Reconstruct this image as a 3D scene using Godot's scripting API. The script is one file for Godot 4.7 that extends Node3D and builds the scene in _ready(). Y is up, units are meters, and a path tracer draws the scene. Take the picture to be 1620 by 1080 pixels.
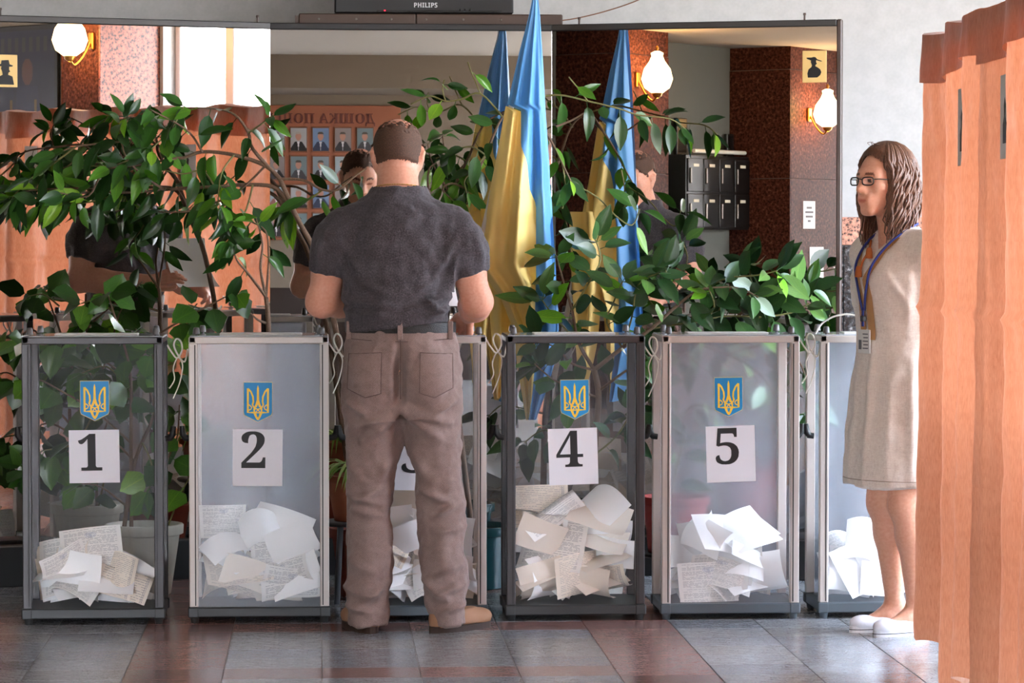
extends Node3D
# A polling station in a lobby: ballot boxes in a row, a voter, an observer, plants, a flag and a three-leaf mirror.
# World axes follow the building; the camera is turned 3.6 degrees to its right. at(px, py, depth) gives the place that a photo point has at a depth.

const FOCAL := 4823.0
const EYE := 1.34
const YAW := 3.6
const PITCH := 1.924
var rng := RandomNumberGenerator.new()
var taken := {}
var mats := {}
var tex := {}

func at(px: float, py: float, depth: float) -> Vector3:
	var p := deg_to_rad(PITCH)
	var a := (px - 810.0) / FOCAL
	var b := (540.0 - py) / FOCAL
	var d := Vector3(a, cos(p) * b - sin(p), -sin(p) * b - cos(p))
	d = d / -d.z * depth
	return turned(Vector3(d.x, d.y + EYE, d.z))

func turned(v: Vector3) -> Vector3:
	return v.rotated(Vector3.UP, deg_to_rad(-YAW))

func rnd(a: float, b: float) -> float:
	return rng.randf_range(a, b)

# ---------------------------------------------------------------- geometry collector
class Geo:
	var v := PackedVector3Array()
	var u := PackedVector2Array()
	var c := PackedColorArray()
	var ix := PackedInt32Array()
	var tint := Color.WHITE
	var coloured := false
	func put(p: Vector3, uv := Vector2.ZERO) -> int:
		v.append(p); u.append(uv); c.append(tint)
		return v.size() - 1
	func tri(a: int, b: int, d: int):
		ix.append(a); ix.append(b); ix.append(d)
	func quad(a: int, b: int, d: int, e: int):
		tri(a, b, d); tri(a, d, e)
	func face(a: Vector3, b: Vector3, d: Vector3, e: Vector3):
		var i := put(a, Vector2(0, 1)); var j := put(b, Vector2(0, 0)); var k := put(d, Vector2(1, 0)); var l := put(e, Vector2(1, 1))
		quad(i, j, k, l)
	func poly(pts: Array):
		# convex polygon, flat
		var f := v.size()
		for p in pts: put(p)
		for k in range(1, pts.size() - 1): tri(f, f + k, f + k + 1)
	func box(lo: Vector3, hi: Vector3, bev := 0.0, t := Transform3D.IDENTITY):
		var cc := (lo + hi) / 2.0
		var h := (hi - lo) / 2.0
		bev = minf(bev, minf(h.x, minf(h.y, h.z)) * 0.9)
		for ax in 3:
			for s in [-1.0, 1.0]:
				var n := Vector3.ZERO; n[ax] = s
				var b1 := (ax + 1) % 3
				var b2 := (ax + 2) % 3
				var q := []
				for k in [[-1, -1], [-1, 1], [1, 1], [1, -1]]:
					var p := cc
					p[ax] += s * h[ax]
					p[b1] += k[0] * (h[b1] - bev)
					p[b2] += k[1] * (h[b2] - bev)
					q.append(t * p)
				if s < 0: q.reverse()
				face(q[0], q[1], q[2], q[3])
		if bev <= 0.0: return
		for ax in 3:
			var b1 := (ax + 1) % 3
			var b2 := (ax + 2) % 3
			for s1 in [-1.0, 1.0]:
				for s2 in [-1.0, 1.0]:
					var q := []
					for k in [[-1.0, 0], [1.0, 0], [1.0, 1], [-1.0, 1]]:
						var p := cc
						p[ax] += k[0] * (h[ax] - bev)
						p[b1] += s1 * (h[b1] - (bev if k[1] == 0 else 0.0))
						p[b2] += s2 * (h[b2] - (0.0 if k[1] == 0 else bev))
						q.append(t * p)
					if s1 * s2 < 0: q.reverse()
					face(q[0], q[1], q[2], q[3])
		for sx in [-1.0, 1.0]:
			for sy in [-1.0, 1.0]:
				for sz in [-1.0, 1.0]:
					var a := cc + Vector3(sx * h.x, sy * (h.y - bev), sz * (h.z - bev))
					var b := cc + Vector3(sx * (h.x - bev), sy * h.y, sz * (h.z - bev))
					var d := cc + Vector3(sx * (h.x - bev), sy * (h.y - bev), sz * h.z)
					if sx * sy * sz > 0: poly([t * a, t * d, t * b])
					else: poly([t * a, t * b, t * d])
	func tube(path: Array, radii, sides := 8, caps := true):
		var n := path.size()
		var prev := Vector3.ZERO
		var base := v.size()
		for i in n:
			var d: Vector3 = (path[mini(i + 1, n - 1)] - path[maxi(i - 1, 0)])
			d = d.normalized() if d.length() > 1e-9 else Vector3.UP
			if i == 0:
				prev = d.cross(Vector3.UP if absf(d.y) < 0.9 else Vector3.RIGHT).normalized()
			prev = (prev - d * prev.dot(d)).normalized()
			var w := d.cross(prev)
			var r: float = radii[i] if radii is Array else radii
			for k in sides:
				var a := TAU * k / sides
				put(path[i] + (prev * cos(a) + w * sin(a)) * r, Vector2(float(k) / sides, float(i)))
		for i in n - 1:
			for k in sides:
				var k2 := (k + 1) % sides
				quad(base + i * sides + k, base + (i + 1) * sides + k, base + (i + 1) * sides + k2, base + i * sides + k2)
		if caps:
			for e in [0, n - 1]:
				var f := v.size()
				for k in sides: put(v[base + e * sides + k])
				for k in range(1, sides - 1):
					if e == 0: tri(f, f + k, f + k + 1)
					else: tri(f, f + k + 1, f + k)
	func lathe(prof: Array, seg := 24, t := Transform3D.IDENTITY, wob := 0.0):
		var base := v.size()
		var n := prof.size()
		for i in n:
			for k in seg + 1:
				var a := TAU * k / seg
				var r: float = prof[i].x * (1.0 + wob * cos(a * 24.0))
				put(t * Vector3(cos(a) * r, prof[i].y, sin(a) * r), Vector2(float(k) / seg, prof[i].y))
		for i in n - 1:
			for k in seg:
				quad(base + i * (seg + 1) + k, base + (i + 1) * (seg + 1) + k, base + (i + 1) * (seg + 1) + k + 1, base + i * (seg + 1) + k + 1)
	func grid(nu: int, nv: int, f: Callable):
		# f(u, v) -> Vector3, both 0..1
		var base := v.size()
		for j in nv + 1:
			for i in nu + 1:
				put(f.call(float(i) / nu, float(j) / nv), Vector2(float(i) / nu, float(j) / nv))
		for j in nv:
			for i in nu:
				var a := base + j * (nu + 1) + i
				quad(a, a + nu + 1, a + nu + 2, a + 1)
	func ribbon(pts: Array, w, z: float, thick: float):
		# flat stroke in the xy plane with mitred corners, from z to z + thick
		var n := pts.size()
		var lft := []
		var rgt := []
		for i in n:
			var p: Vector2 = pts[i]
			var d: Vector2 = (pts[mini(i + 1, n - 1)] - pts[maxi(i - 1, 0)]).normalized()
			var m := Vector2(-d.y, d.x)
			var ww: float = (w[i] if w is Array else w) / 2.0
			lft.append(p + m * ww); rgt.append(p - m * ww)
		for i in n - 1:
			var a: Vector2 = lft[i]; var b: Vector2 = lft[i + 1]; var d: Vector2 = rgt[i + 1]; var e: Vector2 = rgt[i]
			face(Vector3(a.x, a.y, z + thick), Vector3(b.x, b.y, z + thick), Vector3(d.x, d.y, z + thick), Vector3(e.x, e.y, z + thick))
			face(Vector3(a.x, a.y, z), Vector3(b.x, b.y, z), Vector3(b.x, b.y, z + thick), Vector3(a.x, a.y, z + thick))
			face(Vector3(e.x, e.y, z + thick), Vector3(d.x, d.y, z + thick), Vector3(d.x, d.y, z), Vector3(e.x, e.y, z))
	func slab(outline: PackedVector2Array, z0: float, z1: float):
		# any simple outline in the xy plane, given thickness
		var t := Geometry2D.triangulate_polygon(outline)
		for zz in [z0, z1]:
			var f := v.size()
			for p in outline: put(Vector3(p.x, p.y, zz), p)
			for k in range(0, t.size(), 3):
				if zz == z1: tri(f + t[k], f + t[k + 1], f + t[k + 2])
				else: tri(f + t[k], f + t[k + 2], f + t[k + 1])
		var n := outline.size()
		for i in n:
			var a := outline[i]; var b := outline[(i + 1) % n]
			face(Vector3(a.x, a.y, z0), Vector3(a.x, a.y, z1), Vector3(b.x, b.y, z1), Vector3(b.x, b.y, z0))
	func mesh() -> ArrayMesh:
		var nn := PackedVector3Array()
		nn.resize(v.size())
		for k in range(0, ix.size(), 3):
			var a := ix[k]; var b := ix[k + 1]; var d := ix[k + 2]
			var m := (v[d] - v[a]).cross(v[b] - v[a])
			nn[a] += m; nn[b] += m; nn[d] += m
		for k in nn.size(): nn[k] = nn[k].normalized() if nn[k].length_squared() > 1e-30 else Vector3.UP
		var arr := []
		arr.resize(Mesh.ARRAY_MAX)
		arr[Mesh.ARRAY_VERTEX] = v
		arr[Mesh.ARRAY_NORMAL] = nn
		arr[Mesh.ARRAY_TEX_UV] = u
		if coloured: arr[Mesh.ARRAY_COLOR] = c
		arr[Mesh.ARRAY_INDEX] = ix
		var m := ArrayMesh.new()
		m.add_surface_from_arrays(Mesh.PRIMITIVE_TRIANGLES, arr)
		return m

# ---------------------------------------------------------------- naming and placing
func numbered(called: String) -> String:
	var k: int = taken.get(called, 0)
	taken[called] = k + 1
	return called if k == 0 else "%s_%03d" % [called, k]

func tag(o: Node, label: String, category: String, group := "") -> Node:
	o.set_meta("label", label)
	o.set_meta("category", category)
	if group != "": o.set_meta("group", group)
	return o

func base(called: String, where: Vector3, turn := 0.0) -> Node3D:
	var o := Node3D.new()
	o.name = numbered(called)
	add_child(o)
	o.position = where
	o.rotation.y = turn
	return o

func part(called: String, shape, m: Material, parent: Node, where := Transform3D.IDENTITY) -> MeshInstance3D:
	var o := MeshInstance3D.new()
	o.name = numbered(called) if parent == self else called
	o.mesh = shape.mesh() if shape is Geo else shape
	o.material_override = m
	o.transform = where
	parent.add_child(o, true)
	return o

func structure(o: Node, label: String) -> Node:
	o.set_meta("kind", "structure")
	o.set_meta("label", label)
	return o

func boxed(lo: Vector3, hi: Vector3, bev := 0.0, t := Transform3D.IDENTITY) -> Geo:
	var g := Geo.new()
	g.box(lo, hi, bev, t)
	return g

func tubed(path: Array, r, sides := 8) -> Geo:
	var g := Geo.new()
	g.tube(path, r, sides)
	return g

func lathed(prof: Array, seg := 24, wob := 0.0) -> Geo:
	var g := Geo.new()
	g.lathe(prof, seg, Transform3D.IDENTITY, wob)
	return g

func smooth_path(pts: Array, steps := 5) -> Array:
	var out := []
	var n := pts.size()
	for i in n - 1:
		var p0: Vector3 = pts[maxi(i - 1, 0)]; var p1: Vector3 = pts[i]; var p2: Vector3 = pts[i + 1]; var p3: Vector3 = pts[mini(i + 2, n - 1)]
		for s in steps:
			out.append(p1.cubic_interpolate(p2, p0, p3, float(s) / steps))
	out.append(pts[n - 1])
	return out

func text(s: String, size: float, depth: float, serif := true, bold := true) -> TextMesh:
	var f := SystemFont.new()
	f.font_names = PackedStringArray(["Droid Serif" if serif else "Droid Sans"])
	f.font_weight = 700 if bold else 400
	var m := TextMesh.new()
	m.font = f
	m.text = s
	m.font_size = 64
	m.pixel_size = size / 64.0
	m.depth = depth
	m.curve_step = 2.0
	return m

# ---------------------------------------------------------------- materials
func mat(called: String, col: Color, rough := 0.6, opts := {}) -> StandardMaterial3D:
	if mats.has(called): return mats[called]
	var m := StandardMaterial3D.new()
	m.resource_name = called
	m.albedo_color = col
	m.roughness = rough
	m.metallic = opts.get("metal", 0.0)
	m.metallic_specular = opts.get("spec", 0.5)
	m.cull_mode = BaseMaterial3D.CULL_DISABLED
	if opts.has("tex"):
		m.albedo_texture = opts.tex
		if opts.has("scale"):
			m.uv1_triplanar = true
			m.uv1_world_triplanar = opts.get("world", false)
			m.uv1_scale = opts.scale if opts.scale is Vector3 else Vector3.ONE * opts.scale
	if opts.has("bump"):
		m.heightmap_enabled = true
		m.heightmap_texture = opts.bump
		m.heightmap_scale = opts.get("relief", 0.1)
		if opts.has("scale"):
			m.uv1_triplanar = true
			m.uv1_scale = opts.scale if opts.scale is Vector3 else Vector3.ONE * opts.scale
	if opts.has("rough_tex"):
		m.roughness_texture = opts.rough_tex
	if opts.has("backlight"):
		m.backlight_enabled = true
		m.backlight = opts.backlight
	if opts.has("sheen"):
		m.rim_enabled = true
		m.rim = opts.sheen
		m.rim_tint = 0.5
	if opts.has("sss"):
		m.subsurf_scatter_enabled = true
		m.subsurf_scatter_strength = opts.sss
	if opts.has("coat"):
		m.clearcoat_enabled = true
		m.clearcoat = opts.coat
		m.clearcoat_roughness = 0.1
	if opts.has("glow"):
		m.emission_enabled = true
		m.emission = opts.glow
		m.emission_energy_multiplier = opts.get("power", 1.0)
	if opts.get("alpha", false):
		m.transparency = BaseMaterial3D.TRANSPARENCY_ALPHA
	if opts.has("refract"):
		m.refraction_enabled = true
		m.refraction_scale = opts.refract
	mats[called] = m
	return m

func noise(freq: float, seed_: int, oct := 4, kind := FastNoiseLite.TYPE_SIMPLEX_SMOOTH) -> FastNoiseLite:
	var n := FastNoiseLite.new()
	n.seed = seed_
	n.frequency = freq
	n.noise_type = kind
	n.fractal_octaves = oct
	return n

func ramp_texture(called: String, size: int, f: Callable, ramp: Array, seed_ := 1) -> ImageTexture:
	# f(x, y) -> 0..1 looked up in a list of [stop, colour]
	if tex.has(called): return tex[called]
	var gr := Gradient.new()
	var off := PackedFloat32Array()
	var cols := PackedColorArray()
	for r in ramp:
		off.append(r[0]); cols.append(r[1])
	gr.offsets = off
	gr.colors = cols
	var im := Image.create(size, size, false, Image.FORMAT_RGB8)
	for y in size:
		for x in size:
			im.set_pixel(x, y, gr.sample(clampf(f.call(x, y), 0, 1)))
	tex[called] = ImageTexture.create_from_image(im)
	return tex[called]

func seamless(size: int, n: FastNoiseLite) -> Image:
	return n.get_seamless_image(size, size)

func stone_texture(called: String, size: int, cells: float, ramp: Array, seed_: int) -> ImageTexture:
	var a := seamless(size, noise(cells, seed_, 2, FastNoiseLite.TYPE_CELLULAR))
	var b := seamless(size, noise(cells * 0.6, seed_ + 7, 4))
	var d := seamless(size, noise(cells * 3.0, seed_ + 13, 2))
	return ramp_texture(called, size, func(x, y): return 0.45 * a.get_pixel(x, y).r + 0.4 * b.get_pixel(x, y).r + 0.25 * d.get_pixel(x, y).r - 0.05, ramp)

func make_textures():
	rng.seed = 11
	# woven speckle for cloth, streaks for wood and stone
	var fine := seamless(256, noise(0.35, 3, 2))
	var mid := seamless(256, noise(0.06, 4, 3))
	ramp_texture("heather", 256, func(x, y): return 0.65 * fine.get_pixel(x, y).r + 0.35 * fine.get_pixel((x * 3) % 256, y).r, [[0.2, Color(0.155, 0.145, 0.155)], [0.5, Color(0.27, 0.255, 0.265)], [0.85, Color(0.43, 0.41, 0.42)]])
	ramp_texture("twill", 256, func(x, y): return 0.5 * fine.get_pixel(x, y).r + 0.3 * mid.get_pixel(x, y).r + 0.12 * float((x + y) % 4 < 2), [[0.1, Color(0.45, 0.37, 0.345)], [0.5, Color(0.55, 0.465, 0.435)], [0.9, Color(0.63, 0.54, 0.51)]])
	ramp_texture("linen", 256, func(x, y): return 0.35 * fine.get_pixel(x, y).r + 0.3 * mid.get_pixel((x * 5) % 256, y).r + 0.3 * mid.get_pixel(x, (y * 5) % 256).r, [[0.15, Color(0.76, 0.70, 0.65)], [0.5, Color(0.88, 0.835, 0.785)], [0.85, Color(0.95, 0.925, 0.89)]])
	ramp_texture("skin", 256, func(x, y): return 0.5 * fine.get_pixel(x, y).r + 0.6 * mid.get_pixel(x, y).r - 0.05, [[0.1, Color(0.82, 0.60, 0.51)], [0.5, Color(0.87, 0.68, 0.59)], [0.9, Color(0.90, 0.74, 0.66)]])
	ramp_texture("hair_dark", 256, func(x, y): return 0.7 * fine.get_pixel(x, (y / 6) % 256).r + 0.3 * mid.get_pixel(x, y).r, [[0.1, Color(0.10, 0.075, 0.06)], [0.5, Color(0.21, 0.16, 0.13)], [0.9, Color(0.34, 0.27, 0.22)]])
	var streak := seamless(512, noise(0.02, 21, 4))
	var grain := seamless(512, noise(0.15, 22, 3))
	ramp_texture("tile_grey", 512, func(x, y): return 0.5 * grain.get_pixel(x, (y * 7) % 512).r + 0.3 * streak.get_pixel(x, (y * 4) % 512).r + 0.2 * grain.get_pixel(x, y).r, [[0.22, Color(0.40, 0.40, 0.405)], [0.45, Color(0.55, 0.55, 0.555)], [0.62, Color(0.64, 0.64, 0.645)], [0.85, Color(0.78, 0.78, 0.78)]])
	ramp_texture("tile_red", 512, func(x, y): return 0.5 * grain.get_pixel(x, (y * 7) % 512).r + 0.3 * streak.get_pixel(x, (y * 4) % 512).r + 0.2 * grain.get_pixel(x, y).r, [[0.22, Color(0.40, 0.29, 0.27)], [0.45, Color(0.57, 0.44, 0.41)], [0.62, Color(0.66, 0.52, 0.49)], [0.85, Color(0.77, 0.66, 0.63)]])
	ramp_texture("plaster", 256, func(x, y): return 0.4 * fine.get_pixel(x, y).r + 0.6 * mid.get_pixel(x, y).r, [[0.1, Color(0.68, 0.68, 0.675)], [0.9, Color(0.74, 0.74, 0.735)]])
	ramp_texture("wood", 256, func(x, y): return 0.6 * mid.get_pixel((x * 6) % 256, (y / 3) % 256).r + 0.4 * fine.get_pixel(x, (y / 8) % 256).r, [[0.2, Color(0.48, 0.28, 0.14)], [0.8, Color(0.72, 0.48, 0.28)]])
	ramp_texture("bark", 256, func(x, y): return 0.5 * mid.get_pixel(x, (y * 3) % 256).r + 0.5 * fine.get_pixel(x, y).r, [[0.2, Color(0.30, 0.22, 0.17)], [0.8, Color(0.56, 0.45, 0.36)]])
	ramp_texture("satin", 256, func(x, y): return 0.5 * fine.get_pixel((x * 2) % 256, (y / 8) % 256).r + 0.5 * mid.get_pixel((x * 3) % 256, (y / 2) % 256).r, [[0.2, Color(0.71, 0.475, 0.355)], [0.5, Color(0.78, 0.565, 0.445)], [0.85, Color(0.84, 0.65, 0.54)]])
	ramp_texture("leaf", 64, func(x, y): return (1.0 if absi(x - 32) < 2 else 0.0) + 0.28 * fine.get_pixel(x * 4, y * 4).r + (0.22 if (y + absi(x - 32)) % 9 < 1 else 0.0), [[0.0, Color(0.72, 0.80, 0.70)], [0.35, Color(0.95, 1.0, 0.92)], [1.0, Color(1.0, 1.0, 0.85)]])
	stone_texture("granite_brown", 512, 0.05, [[0.2, Color(0.12, 0.07, 0.06)], [0.42, Color(0.25, 0.14, 0.115)], [0.6, Color(0.33, 0.195, 0.16)], [0.78, Color(0.44, 0.30, 0.25)]], 31)
	stone_texture("granite_pink", 512, 0.05, [[0.2, Color(0.16, 0.12, 0.11)], [0.36, Color(0.30, 0.22, 0.20)], [0.42, Color(0.70, 0.48, 0.40)], [0.7, Color(0.84, 0.62, 0.52)]], 41)
	stone_texture("granite_black", 512, 0.05, [[0.2, Color(0.06, 0.065, 0.07)], [0.46, Color(0.13, 0.14, 0.15)], [0.6, Color(0.28, 0.29, 0.30)], [0.75, Color(0.62, 0.63, 0.64)]], 51)
	tex["weave_bump"] = ImageTexture.create_from_image(fine)
	tex["soft_bump"] = ImageTexture.create_from_image(mid)
	tex["ballot"] = ballot_print(0)
	tex["ballot_list"] = ballot_print(1)

func ballot_print(kind: int) -> ImageTexture:
	var im := Image.create(256, 360, false, Image.FORMAT_RGB8)
	im.fill(Color(0.93, 0.92, 0.90) if kind == 0 else Color(0.93, 0.89, 0.83))
	var ink := Color(0.42, 0.42, 0.46)
	var y := 16
	while y < 350:
		if kind == 0 and y > 60 and y < 130:
			# round blue stamp in the middle
			pass
		var x := 18
		while x < 236:
			var w := rng.randi_range(6, 26)
			if rng.randf() < 0.86: im.fill_rect(Rect2i(x, y, mini(w, 238 - x), 2), ink)
			x += w + 4
		if kind == 1:
			im.fill_rect(Rect2i(228, y - 2, 10, 1), ink); im.fill_rect(Rect2i(228, y + 8, 10, 1), ink)
			im.fill_rect(Rect2i(228, y - 2, 1, 10), ink); im.fill_rect(Rect2i(238, y - 2, 1, 11), ink)
		y += 9 if kind == 0 else 15
		if kind == 0 and rng.randf() < 0.25: y += 8
	if kind == 0:
		for a in 200:
			for r in [18.0, 24.0]:
				im.set_pixel(int(128 + cos(a * TAU / 200.0) * r), int(66 + sin(a * TAU / 200.0) * r), Color(0.45, 0.5, 0.66))
		for k in 260:
			var r := rnd(2, 17); var a := rnd(0, TAU)
			im.set_pixel(int(128 + cos(a) * r), int(66 + sin(a) * r), Color(0.5, 0.55, 0.68))
	return ImageTexture.create_from_image(im)

# ---------------------------------------------------------------- camera, sky, light
func make_view():
	var cam := Camera3D.new()
	cam.name = "camera"
	cam.fov = rad_to_deg(2.0 * atan(540.0 / FOCAL))
	cam.near = 0.1
	cam.far = 200.0
	cam.position = Vector3(0, EYE, 0)
	cam.rotation_degrees = Vector3(-PITCH, -YAW, 0)
	add_child(cam)
	cam.current = true
	var env := Environment.new()
	env.background_mode = Environment.BG_SKY
	var sm := ProceduralSkyMaterial.new()
	sm.sky_top_color = Color(0.80, 0.89, 1.0)
	sm.sky_horizon_color = Color(0.97, 0.98, 1.0)
	sm.ground_bottom_color = Color(0.62, 0.60, 0.57)
	sm.ground_horizon_color = Color(0.80, 0.79, 0.77)
	sm.sky_energy_multiplier = 1.0
	var sky := Sky.new()
	sky.sky_material = sm
	env.sky = sky
	env.background_energy_multiplier = 16.0
	env.tonemap_mode = Environment.TONE_MAPPER_LINEAR
	env.tonemap_exposure = 2.85
	env.sdfgi_enabled = true
	env.ssao_enabled = true
	env.ssil_enabled = true
	var we := WorldEnvironment.new()
	we.name = "world_environment"
	we.environment = env
	add_child(we)

const XL := -5.6
const XR := 4.8
const ZB := -12.75
const ZF := 4.5
const TOP := 3.0

func tile_is_red(i: int, j: int) -> bool:
	var ci := posmod(i, 5)
	if ci == 0: return true
	return posmod(j, 5) == 0 and posmod(i, 10) < 5

func make_floor():
	var f := base("floor", Vector3.ZERO)
	structure(f, "polished grey stone tile floor crossed by dull red tile bands")
	part("mortar_bed", boxed(Vector3(XL - 0.2, -0.2, ZB - 0.2), Vector3(XR + 0.2, -0.003, ZF + 0.2)), mat("mortar", Color(0.50, 0.48, 0.46), 0.8), f)
	var tw := 0.304
	var td := 0.222
	var greys := []
	for k in 4: greys.append(mat("grey_tile_%d" % k, [Color(0.94, 0.95, 0.97), Color(1, 1, 1), Color(0.89, 0.9, 0.92), Color(0.98, 0.97, 0.95)][k], 0.2, {"tex": tex["tile_grey"], "scale": 1.3, "world": true, "spec": 0.5}))
	var reds := []
	for k in 2: reds.append(mat("red_tile_%d" % k, [Color(1, 1, 1), Color(0.9, 0.88, 0.88)][k], 0.2, {"tex": tex["tile_red"], "scale": 1.3, "world": true, "spec": 0.5}))
	var one := boxed(Vector3(-tw / 2 + 0.0012, -0.012, -td / 2 + 0.0012), Vector3(tw / 2 - 0.0012, 0.0, td / 2 - 0.0012), 0.0012).mesh()
	var rest_grey := Geo.new()
	var rest_red := Geo.new()
	for i in range(-17, 18):
		for j in range(-15, 64):
			var x := -0.605 + tw * (i + 0.5)
			var z := -9.517 + td * (j + 0.5)
			if x < XL or x > XR or z < ZB or z > ZF: continue
			var red := tile_is_red(i, j)
			if i >= -5 and i < 12 and j >= -15 and j < 2:
				part("floor_tile", one, reds[rng.randi() % 2] if red else greys[rng.randi() % 4], f, Transform3D(Basis.IDENTITY, Vector3(x, rnd(-0.0004, 0.0), z)))
			else:
				var g := rest_red if red else rest_grey
				g.box(Vector3(x - tw / 2 + 0.0012, -0.012, z - td / 2 + 0.0012), Vector3(x + tw / 2 - 0.0012, 0, z + td / 2 - 0.0012))
	part("tile_field_grey", rest_grey, greys[1], f).set_meta("kind", "stuff")
	part("tile_field_red", rest_red, reds[0], f).set_meta("kind", "stuff")

func make_shell():
	var plaster := mat("white_plaster", Color(1, 1, 1), 0.9, {"tex": tex["plaster"], "scale": 0.7})
	var ceil_ := part("ceiling", boxed(Vector3(XL - 0.2, TOP, ZB - 0.2), Vector3(XR + 0.2, TOP + 0.2, ZF + 0.2)), mat("ceiling_paint", Color(0.62, 0.60, 0.57), 0.9), self)
	structure(ceil_, "plain white painted ceiling of the lobby")
	# wall behind the mirror: plaster above, stone cladding below
	var wb := base("wall_back", Vector3.ZERO)
	structure(wb, "white plaster wall with pink and black granite dado behind the mirror")
	part("plaster", boxed(Vector3(XL - 0.2, 0, ZB - 0.2), Vector3(XR + 0.2, TOP, ZB)), plaster, wb)
	var pink := mat("pink_granite", Color(1, 1, 1), 0.25, {"tex": tex["granite_pink"], "scale": 2.6, "world": true})
	var black := mat("black_granite", Color(1, 1, 1), 0.2, {"tex": tex["granite_black"], "scale": 2.2, "world": true})
	var pk := boxed(Vector3(-0.199, 0, 0), Vector3(0.199, 0.117, 0.022), 0.002).mesh()
	var bl := boxed(Vector3(-0.299, 0, 0), Vector3(0.299, 0.437, 0.02), 0.002).mesh()
	for k in 26: part("granite_slab", pk, pink, wb, Transform3D(Basis.IDENTITY, Vector3(XL + 0.2 + k * 0.4, 1.315, ZB)))
	for k in 17:
		for r in 3: part("granite_slab", bl, black, wb, Transform3D(Basis.IDENTITY, Vector3(XL + 0.3 + k * 0.6, 0.438 * r, ZB)))
	# wall behind the camera
	var wf := base("wall_front", Vector3.ZERO)
	structure(wf, "dim plaster wall behind the viewer with a dark dado")
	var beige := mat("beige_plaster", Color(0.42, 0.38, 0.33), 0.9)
	# three glazed openings: broad doors far to one side, a narrow door beside the portrait board, a window in the corner
	var open := [[-5.4, -2.9, 0.0, 2.8], [-1.15, -0.25, 0.0, 2.6], [3.05, 4.6, 0.9, 2.8]]
	for s in [[XL - 0.2, -5.4], [-2.9, -1.15], [-0.25, 3.05], [4.6, XR + 0.2]]:
		part("plaster", boxed(Vector3(s[0], 0, ZF), Vector3(s[1], TOP, ZF + 0.2)), beige, wf)
	for s in open:
		part("lintel", boxed(Vector3(s[0], s[3], ZF), Vector3(s[1], TOP, ZF + 0.2)), beige, wf)
		if s[2] > 0: part("sill_wall", boxed(Vector3(s[0], 0, ZF), Vector3(s[1], s[2], ZF + 0.2)), beige, wf)
	part("soffit", boxed(Vector3(-0.25, 2.70, 3.2), Vector3(3.05, TOP, ZF)), beige, wf)
	var paint := mat("window_paint", Color(0.86, 0.80, 0.79), 0.4)
	var net_ := mat("net_curtain", Color(0.90, 0.91, 0.93, 0.72), 0.9, {"alpha": true, "backlight": Color(0.6, 0.6, 0.62)})
	for k in 3:
		var s: Array = open[k]
		var dr := base(["door_1", "door_2", "window_5"][k], Vector3.ZERO)
		structure(dr, ["broad glazed entrance doors behind the viewer", "narrow glazed door beside the portrait board", "curtained corner window behind the viewer"][k])
		var n := 3 if k == 0 else 1
		var w: float = (s[1] - s[0]) / n
		for i in n + 1:
			var x: float = clampf(s[0] + w * i, s[0] + 0.03, s[1] - 0.03)
			part("stile", boxed(Vector3(x - 0.03, s[2], ZF + 0.05), Vector3(x + 0.03, s[3], ZF + 0.12), 0.005), paint, dr)
		for i in n: part("pane", boxed(Vector3(s[0] + w * i + 0.06, s[2] + 0.02, ZF + 0.08), Vector3(s[0] + w * (i + 1) - 0.06, s[3] - 0.02, ZF + 0.084)), mat("window_glass", Color(1, 1, 1, 0.03), 0.0, {"alpha": true}), dr)
		if k > 0:
			var cg := Geo.new()
			cg.grid(60, 2, func(u, v): return Vector3(lerpf(s[0], s[1], u), lerpf(s[3], s[2] + 0.02, v), ZF + 0.035 + 0.015 * sin(u * 70.0)))
			part("net_curtain", cg, net_, dr)
	part("dado", boxed(Vector3(-0.6, 0, ZF - 0.03), Vector3(XR, 0.88, ZF), 0.004), mat("dark_dado", Color(0.13, 0.085, 0.065), 0.4), wf)
	var wl := base("wall_left", Vector3.ZERO)
	structure(wl, "grey green plaster side wall seen in the mirror")
	part("plaster", boxed(Vector3(XL - 0.2, 0, ZB), Vector3(XL, TOP, ZF)), mat("grey_plaster", Color(0.40, 0.41, 0.385), 0.9), wl)
	# window wall: piers, sill and lintel round three openings
	var wr := base("wall_right", Vector3.ZERO)
	structure(wr, "white plaster window wall behind the polling booths")
	var holes := [[-11.5, -9.5], [-9.1, -6.7], [-6.3, -3.97], [-0.9, 3.9]]
	var s0 := 0.75
	var s1 := 2.92
	part("sill_wall", boxed(Vector3(XR, 0, ZB), Vector3(XR + 0.3, s0, ZF)), plaster, wr)
	part("lintel", boxed(Vector3(XR, s1, ZB), Vector3(XR + 0.3, TOP, ZF)), plaster, wr)
	var edges := [ZB, -11.5, -9.5, -9.1, -6.7, -6.3, -3.97, -0.9, 3.9, ZF]
	for k in range(0, 10, 2): part("pier", boxed(Vector3(XR, s0, edges[k]), Vector3(XR + 0.3, s1, edges[k + 1])), plaster, wr)
	var frame := mat("window_paint", Color(0.86, 0.80, 0.79), 0.4)
	var pane := mat("window_glass", Color(1, 1, 1, 0.03), 0.0, {"alpha": true})
	for k in 4:
		var w := base("window_%d" % (k + 1), Vector3.ZERO)
		structure(w, ["tall white framed window nearest the mirror", "tall white framed window behind the booths", "tall window with a mullion seen in the mirror", "wide window beside the viewer"][k])
		var z0: float = holes[k][0]
		var z1: float = holes[k][1]
		var zm := z0 + (z1 - z0) * (0.69 if k == 2 else 0.5)
		for z in [z0 + 0.03, z1 - 0.03]: part("jamb", boxed(Vector3(XR + 0.1, s0, z - 0.03), Vector3(XR + 0.18, s1, z + 0.03), 0.006), frame, w)
		part("mullion", boxed(Vector3(XR + 0.06, s0, zm - 0.05), Vector3(XR + 0.18, s1, zm + 0.05), 0.006), frame, w)
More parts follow.
